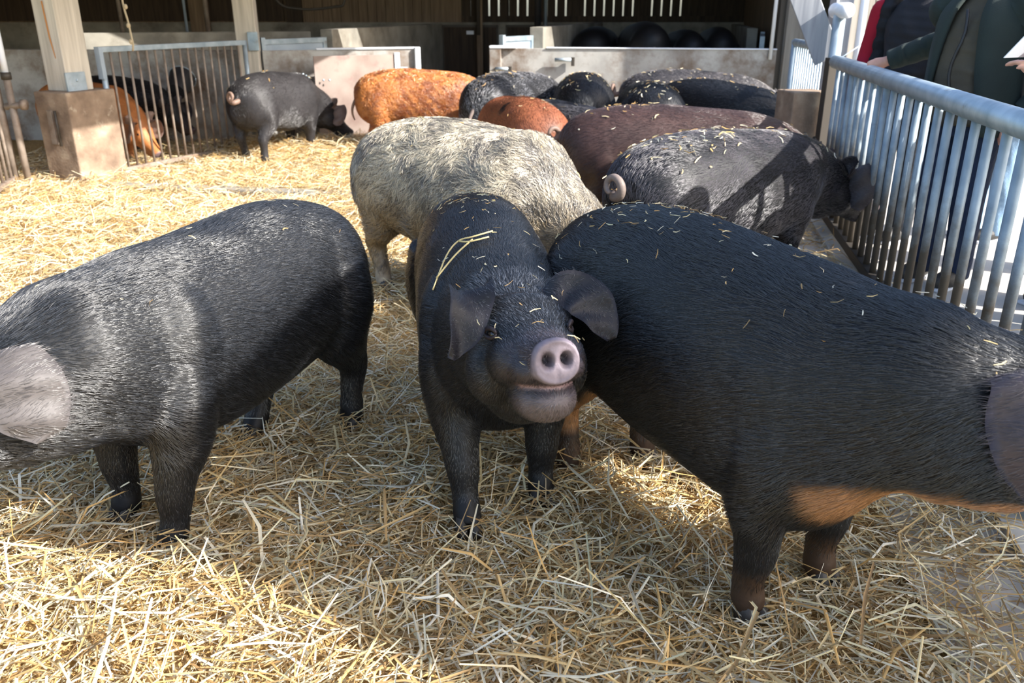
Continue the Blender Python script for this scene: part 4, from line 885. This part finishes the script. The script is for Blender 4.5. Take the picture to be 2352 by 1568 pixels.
# ------------------------------------------------------------------ people
def person(label, loc, yaw, h=1.75, jacket=hx('2a3136'), trouser=hx('1d2433'), shirt=None, hair=hx('4a3a2c'), rarm=None, larm=None, stripe=None, shoe=hx('1a1a1a'), grip=False, zips=False, bulk=1.0, bag=None, group=None):
    """local axes: x forward, y left, z up; arms are lists of shoulder, elbow, wrist"""
    k = h / 1.75
    root = empty('person', loc, yaw, label, 'person', group)
    v = lambda x, y, z: np.array((x * k, y * k, z * k))
    rarm = rarm or [(0, -0.20, 1.42), (-0.03, -0.27, 1.14), (0.05, -0.25, 0.90)]
    larm = larm or [(0, 0.20, 1.42), (-0.03, 0.27, 1.14), (0.05, 0.25, 0.90)]
    b = MB()
    def ringloft(st, n=24):
        S = catmull(np.array(st) * k, 4); V = []
        for r in S:
            for a_ in np.linspace(0, 2 * PI, n, endpoint=False): V.append((r[0] + r[3] * math.cos(a_), r[1] + r[4] * math.sin(a_), r[2]))
        F_ = [(i * n + j, i * n + (j + 1) % n, (i + 1) * n + (j + 1) % n, (i + 1) * n + j) for i in range(len(S) - 1) for j in range(n)] + [tuple(range(n))[::-1], tuple((len(S) - 1) * n + j for j in range(n))]
        return V, F_
    b.add(*ringloft([(0, 0, 0.84, 0.09, 0.14), (0, 0, 0.95, 0.11, 0.165), (0.01, 0, 1.10, 0.105, 0.145), (0.0, 0, 1.30, 0.11, 0.17), (-0.01, 0, 1.42, 0.085, 0.165), (-0.015, 0, 1.47, 0.05, 0.07), (0.0, 0, 1.56, 0.052, 0.052)]))
    b.add(*ringloft([(0.03, 0, 1.515, 0.035, 0.03), (0.02, 0, 1.55, 0.075, 0.058), (0.012, 0, 1.61, 0.092, 0.072), (0.0, 0, 1.67, 0.098, 0.076), (-0.005, 0, 1.72, 0.085, 0.066), (-0.01, 0, 1.75, 0.03, 0.025)], 20))
    b.add(*ell(v(0.10, 0, 1.615), (0.02 * k, 0.013 * k, 0.026 * k), 10, 7))                       # nose
    for sy in (1, -1):
        b.add(*ell(v(0.0, 0.078 * sy, 1.625), (0.018 * k, 0.010 * k, 0.03 * k), 10, 7))           # ears
        b.tube([v(0, 0.09 * sy, 0.88), v(0.015, 0.10 * sy, 0.5), v(-0.01, 0.10 * sy, 0.30), v(-0.02, 0.10 * sy, 0.08)], np.array([0.085, 0.058, 0.052, 0.04]) * k, 14)
        b.add(*ell(v(0.04, 0.10 * sy, 0.045), (0.11 * k, 0.04 * k, 0.035 * k), 12, 8))
    for arm, sy in ((rarm, -1), (larm, 1)):
        A = [v(*p_) for p_ in arm]; b.tube(catmull([A[0], (A[0] + A[1]) / 2, A[1], (A[1] + A[2]) / 2, A[2]], 3), np.interp(np.linspace(0, 1, 13), [0, 0.5, 1], [0.055, 0.042, 0.028]) * k, 12)
        w_ = A[2]; d_ = A[2] - A[1]; d_ = d_ / np.linalg.norm(d_)
        side = np.cross(d_, (0, 0, 1)); side /= np.linalg.norm(side) + 1e-9; nrm = np.cross(side, d_)
        if grip and sy == -1: nrm_dn = np.array((0, 0, -1.0))
        else: nrm_dn = nrm * (1 if nrm[2] < 0 else -1) if abs(d_[2]) < 0.8 else np.array((0.0, -sy, 0.0))
        pc = w_ + d_ * 0.05 * k; b.tube([w_ - d_ * 0.01, w_ + d_ * 0.035 * k, w_ + d_ * 0.085 * k], np.array([0.028, 0.038, 0.034]) * k, 12)
        for fi in range(4):
            o_ = side * (fi - 1.5) * 0.019 * k; ln = (0.036, 0.041, 0.038, 0.030)[fi] * k
            curl = 1.25 if (grip and sy == -1) else 0.35; P = [w_ + d_ * 0.075 * k + o_]; dd = d_.copy()
            for j_ in range(3):
                ca, sa = math.cos(curl), math.sin(curl); ax = nrm_dn - dd * np.dot(nrm_dn, dd); nrm_n = np.linalg.norm(ax); ax = ax / nrm_n if nrm_n > 1e-3 else ax
                nd = dd * ca + ax * sa; nrm_dn = -dd * sa + ax * ca if False else nrm_dn; dd = nd / np.linalg.norm(nd); P.append(P[-1] + dd * ln * (1.0, 0.75, 0.6)[j_])
            b.tube(P, np.array([0.0105, 0.0098, 0.009, 0.0078]) * k, 8)
        b.tube([w_ + d_ * 0.02 * k + side * 0.028 * k * -sy, w_ + d_ * 0.05 * k + side * 0.050 * k * -sy, w_ + d_ * 0.08 * k + side * 0.048 * k * -sy + nrm_dn * 0.018 * k], np.array([0.013, 0.011, 0.009]) * k, 8)
    V_, F_ = remesh(b.V, b.F, 0.0065, 3); mesh_obj('body', V_, F_, M['skin_h'], root, True)
    for sy in (1, -1): mesh_obj('eye', *ell(v(0.088, 0.032 * sy, 1.64), (0.010, 0.013, 0.008), 10, 7), M['eye'], root, True)
    mesh_obj('mouth', *ell(v(0.094, 0, 1.575), (0.008, 0.022, 0.005), 10, 7), cloth('lips', hx('9a5a50')), root, True)
    # hair cap
    hb_ = MB().add(*ell(v(-0.018, 0, 1.685), (0.098 * k, 0.085 * k, 0.082 * k), 18, 12)); hb_.add(*ell(v(-0.06, 0, 1.62), (0.055 * k, 0.075 * k, 0.07 * k), 14, 9))
    V_, F_ = remesh(hb_.V, hb_.F, 0.008, 4); mesh_obj('hair', V_, F_, cloth('hair_strands', hair), root, True)
    # trousers
    t = MB().add(*ringloft([(0, 0, 0.80, 0.115, 0.17), (0, 0, 0.92, 0.13, 0.185), (0, 0, 1.02, 0.125, 0.17)]))
    for sy in (1, -1): t.tube([v(0, 0.09 * sy, 0.88), v(0.015, 0.10 * sy, 0.52), v(0.0, 0.10 * sy, 0.30), v(-0.01, 0.10 * sy, 0.05)], np.array([0.105, 0.082, 0.076, 0.072]) * k, 16)
    V_, F_ = remesh(t.V, t.F, 0.010, 5); V_ = V_ + 0.004 * snoise(V_, 22)[:, None] * np.array((1, 1, 0)); mesh_obj('trousers', V_, F_, cloth('trouser_cloth', trouser), root, True)
    for sy in (1, -1):
        sh = MB().add(*ell(v(0.05, 0.10 * sy, 0.05), (0.135 * k, 0.052 * k, 0.055 * k), 16, 10)).build('shoe', cloth('shoe_leather', shoe, rough=0.5), root, True)
        MB().box(-0.08 * k, 0.175 * k, 0.10 * sy * k - 0.048 * k, 0.10 * sy * k + 0.048 * k, 0.0, 0.022).build('sole', M['white_pipe'], sh, bevel=0.01)
    # upper clothing
    B_ = bulk
    if shirt is not None:
        s_ = MB().add(*ringloft([(0.01, 0, 0.86, 0.15 * B_, 0.185), (0.02, 0, 1.0, 0.165 * B_, 0.185), (0.025, 0, 1.15, 0.165 * B_, 0.18), (0.01, 0, 1.32, 0.145 * B_, 0.18), (-0.01, 0, 1.44, 0.10, 0.15), (-0.01, 0, 1.49, 0.065, 0.075)]))
        V_, F_ = remesh(s_.V, s_.F, 0.012, 4); V_ = V_ + 0.006 * snoise(V_, 18, 3)[:, None] * np.array((1, 1, 0)); mesh_obj('waistcoat', V_, F_, cloth('waistcoat_cloth', shirt), root, True)
        MB().tube([v(0.185 * B_, 0.015 * math.sin(i * 0.9), 0.86 + i * 0.05) - np.array((0.012 * max(0, i - 7), 0, 0)) for i in range(12)], 0.008, 6).build('cord', M['rubber'], root, True)
        n = 30; V_ = []; rows = [(0.82, 0.175, 0.225, 0.62), (0.95, 0.18, 0.225, 0.60), (1.10, 0.185, 0.215, 0.50), (1.25, 0.18, 0.215, 0.42), (1.38, 0.155, 0.205, 0.36), (1.46, 0.10, 0.15, 0.40), (1.50, 0.075, 0.085, 0.5)]
        R_ = catmull(rows, 3)
        for (z_, rx, ry, op) in R_:
            for j in range(n):
                a_ = op + (2 * PI - 2 * op) * j / (n - 1); wv = 1 + 0.03 * math.sin(a_ * 9 + z_ * 6)
                V_.append((k * (rx * B_ * math.cos(a_) * wv + 0.0), k * ry * math.sin(a_) * wv, k * z_))
        F_ = [(i * n + j, i * n + j + 1, (i + 1) * n + j + 1, (i + 1) * n + j) for i in range(len(R_) - 1) for j in range(n - 1)]
        jm = cloth('jacket_cloth', jacket); jk = mesh_obj('jacket', V_, F_, jm, root, True); sd = jk.modifiers.new('solid', 'SOLIDIFY'); sd.thickness = 0.018; sd.offset = 1
    else:
        s_ = MB().add(*ringloft([(0.0, 0, 0.84, 0.14 * B_, 0.195), (0.0, 0, 1.0, 0.145 * B_, 0.185), (0.0, 0, 1.15, 0.145 * B_, 0.18), (0, 0, 1.32, 0.14 * B_, 0.20), (-0.01, 0, 1.44, 0.10, 0.17), (-0.01, 0, 1.50, 0.07, 0.08)]))
        V_, F_ = remesh(s_.V, s_.F, 0.012, 4); V_ = V_ + 0.008 * snoise(V_, 16, 3)[:, None] * np.array((1, 1, 0)); jm = cloth('jacket_cloth', jacket); mesh_obj('jacket', V_, F_, jm, root, True)
    for arm, sy in ((rarm, -1), (larm, 1)):
        A = [v(*p_) for p_ in arm]; sl = MB(); Q = catmull([A[0] + np.array((0, -sy * 0.05, 0.01)) * k, A[0], (A[0] + A[1]) / 2, A[1], (A[1] + A[2]) / 2, A[2] * 0.94 + A[1] * 0.06], 5)
        sl.tube(Q, np.interp(np.linspace(0, 1, len(Q)), [0, 0.2, 0.5, 1], [0.085, 0.092, 0.078, 0.056]) * k, 16); V_, F_ = remesh(sl.V, sl.F, 0.010, 2)
        ax = A[2] - A[1]; V_ = V_ + 0.009 * np.sin((V_ @ (ax / np.linalg.norm(ax))) * 70 + 1.5 * snoise(V_, 12))[:, None] * np.array((0.6, 0.6, 0.3))
        slo = mesh_obj('sleeve', V_, F_, jm, root, True)
        if stripe:
            Q2 = Q[2:-2] + np.array((0.045, -0.045 if sy < 0 else 0.045, 0.0)) * k; st_ = MB().tube(Q2, 0.055 * k, 10).build('sleeve_stripe', cloth('stripe_cloth', stripe), slo, True)
    return root, v

ry = 5.42; hand = Vector((FX(ry) + 0.0, ry, 1.135))
mloc = Vector((2.50, 4.72, 0)); myaw = math.radians(212)
def tolocal(pw, loc, yaw, k): d = Matrix.Rotation(-yaw, 3, 'Z') @ (Vector(pw) - Vector(loc)); return (d.x / k, d.y / k, d.z / k)
kk = 1.86 / 1.75
wr = tolocal(hand + Vector((0.06, -0.07, 0.065)), mloc, myaw, kk); elb = tolocal((2.62, 5.12, 1.37), mloc, myaw, kk)
man, mv = person('man in an open dark green jacket over an olive waistcoat, hand on the fence rail', mloc, myaw, 1.86, jacket=hx('27322f'), shirt=hx('4c463a'), trouser=hx('1c2a45'), shoe=hx('2a2826'), hair=hx('8a8580'),
    rarm=[(0.0, -0.21, 1.41), elb, wr], larm=[(0, 0.21, 1.41), (-0.10, 0.40, 1.13), (0.02, 0.27, 0.93)], grip=True, bulk=1.1)
person('person in a red and black jacket standing behind the man in green', (2.62, 5.75, 0), math.radians(215), 1.84, jacket=hx('1d1f26'), stripe=hx('a3122e'), trouser=hx('2a2d33'), bulk=1.1)
person('person at the right edge in a dark jacket and blue jeans holding a white sheet', (2.33, 3.40, 0), math.radians(150), 1.70, jacket=hx('1f1d24'), trouser=hx('22345c'), bulk=1.1, larm=[(0, 0.20, 1.40), (0.02, 0.27, 1.15), (0.24, 0.12, 1.30)], rarm=[(0, -0.20, 1.40), (-0.02, -0.28, 1.12), (0.05, -0.25, 0.88)])
person('person in light blue jeans further back behind the fence', (3.30, 5.75, 0), math.radians(200), 1.72, jacket=hx('3a3a40'), trouser=hx('8fb0d0'), bulk=1.0)
person('added person just outside the right side of the frame, shading the grey black sow', (3.00, 4.25, 0), math.radians(200), 1.92, jacket=hx('30303a'), trouser=hx('2a2d38'), bulk=1.15)  # this and the next two: unseen people added to cast shade
person('added person beyond the right side of the frame, second one shading the sow', (2.93, 3.86, 0), math.radians(190), 1.84, jacket=hx('3c3a34'), trouser=hx('24262c'), bulk=1.15)
person('added person outside the frame behind the man in green, there to cast shade', (3.45, 4.85, 0), math.radians(205), 1.80, jacket=hx('4a3f38'), trouser=hx('30343c'), bulk=1.15)
# white sheet held by the person at the right edge
MMp = Matrix.Translation((2.05, 3.40, 1.44)) @ Matrix.Rotation(0.5, 4, 'Z') @ Matrix.Rotation(-0.9, 4, 'X')
o = empty('paper_sheet', (0, 0, 0), 0, 'white folded paper held at the top right corner of the photo', 'paper')
MB().box(-0.10, 0.11, -0.15, 0.15, 0, 0.003, MMp).build('page', M['white_pipe'], o)
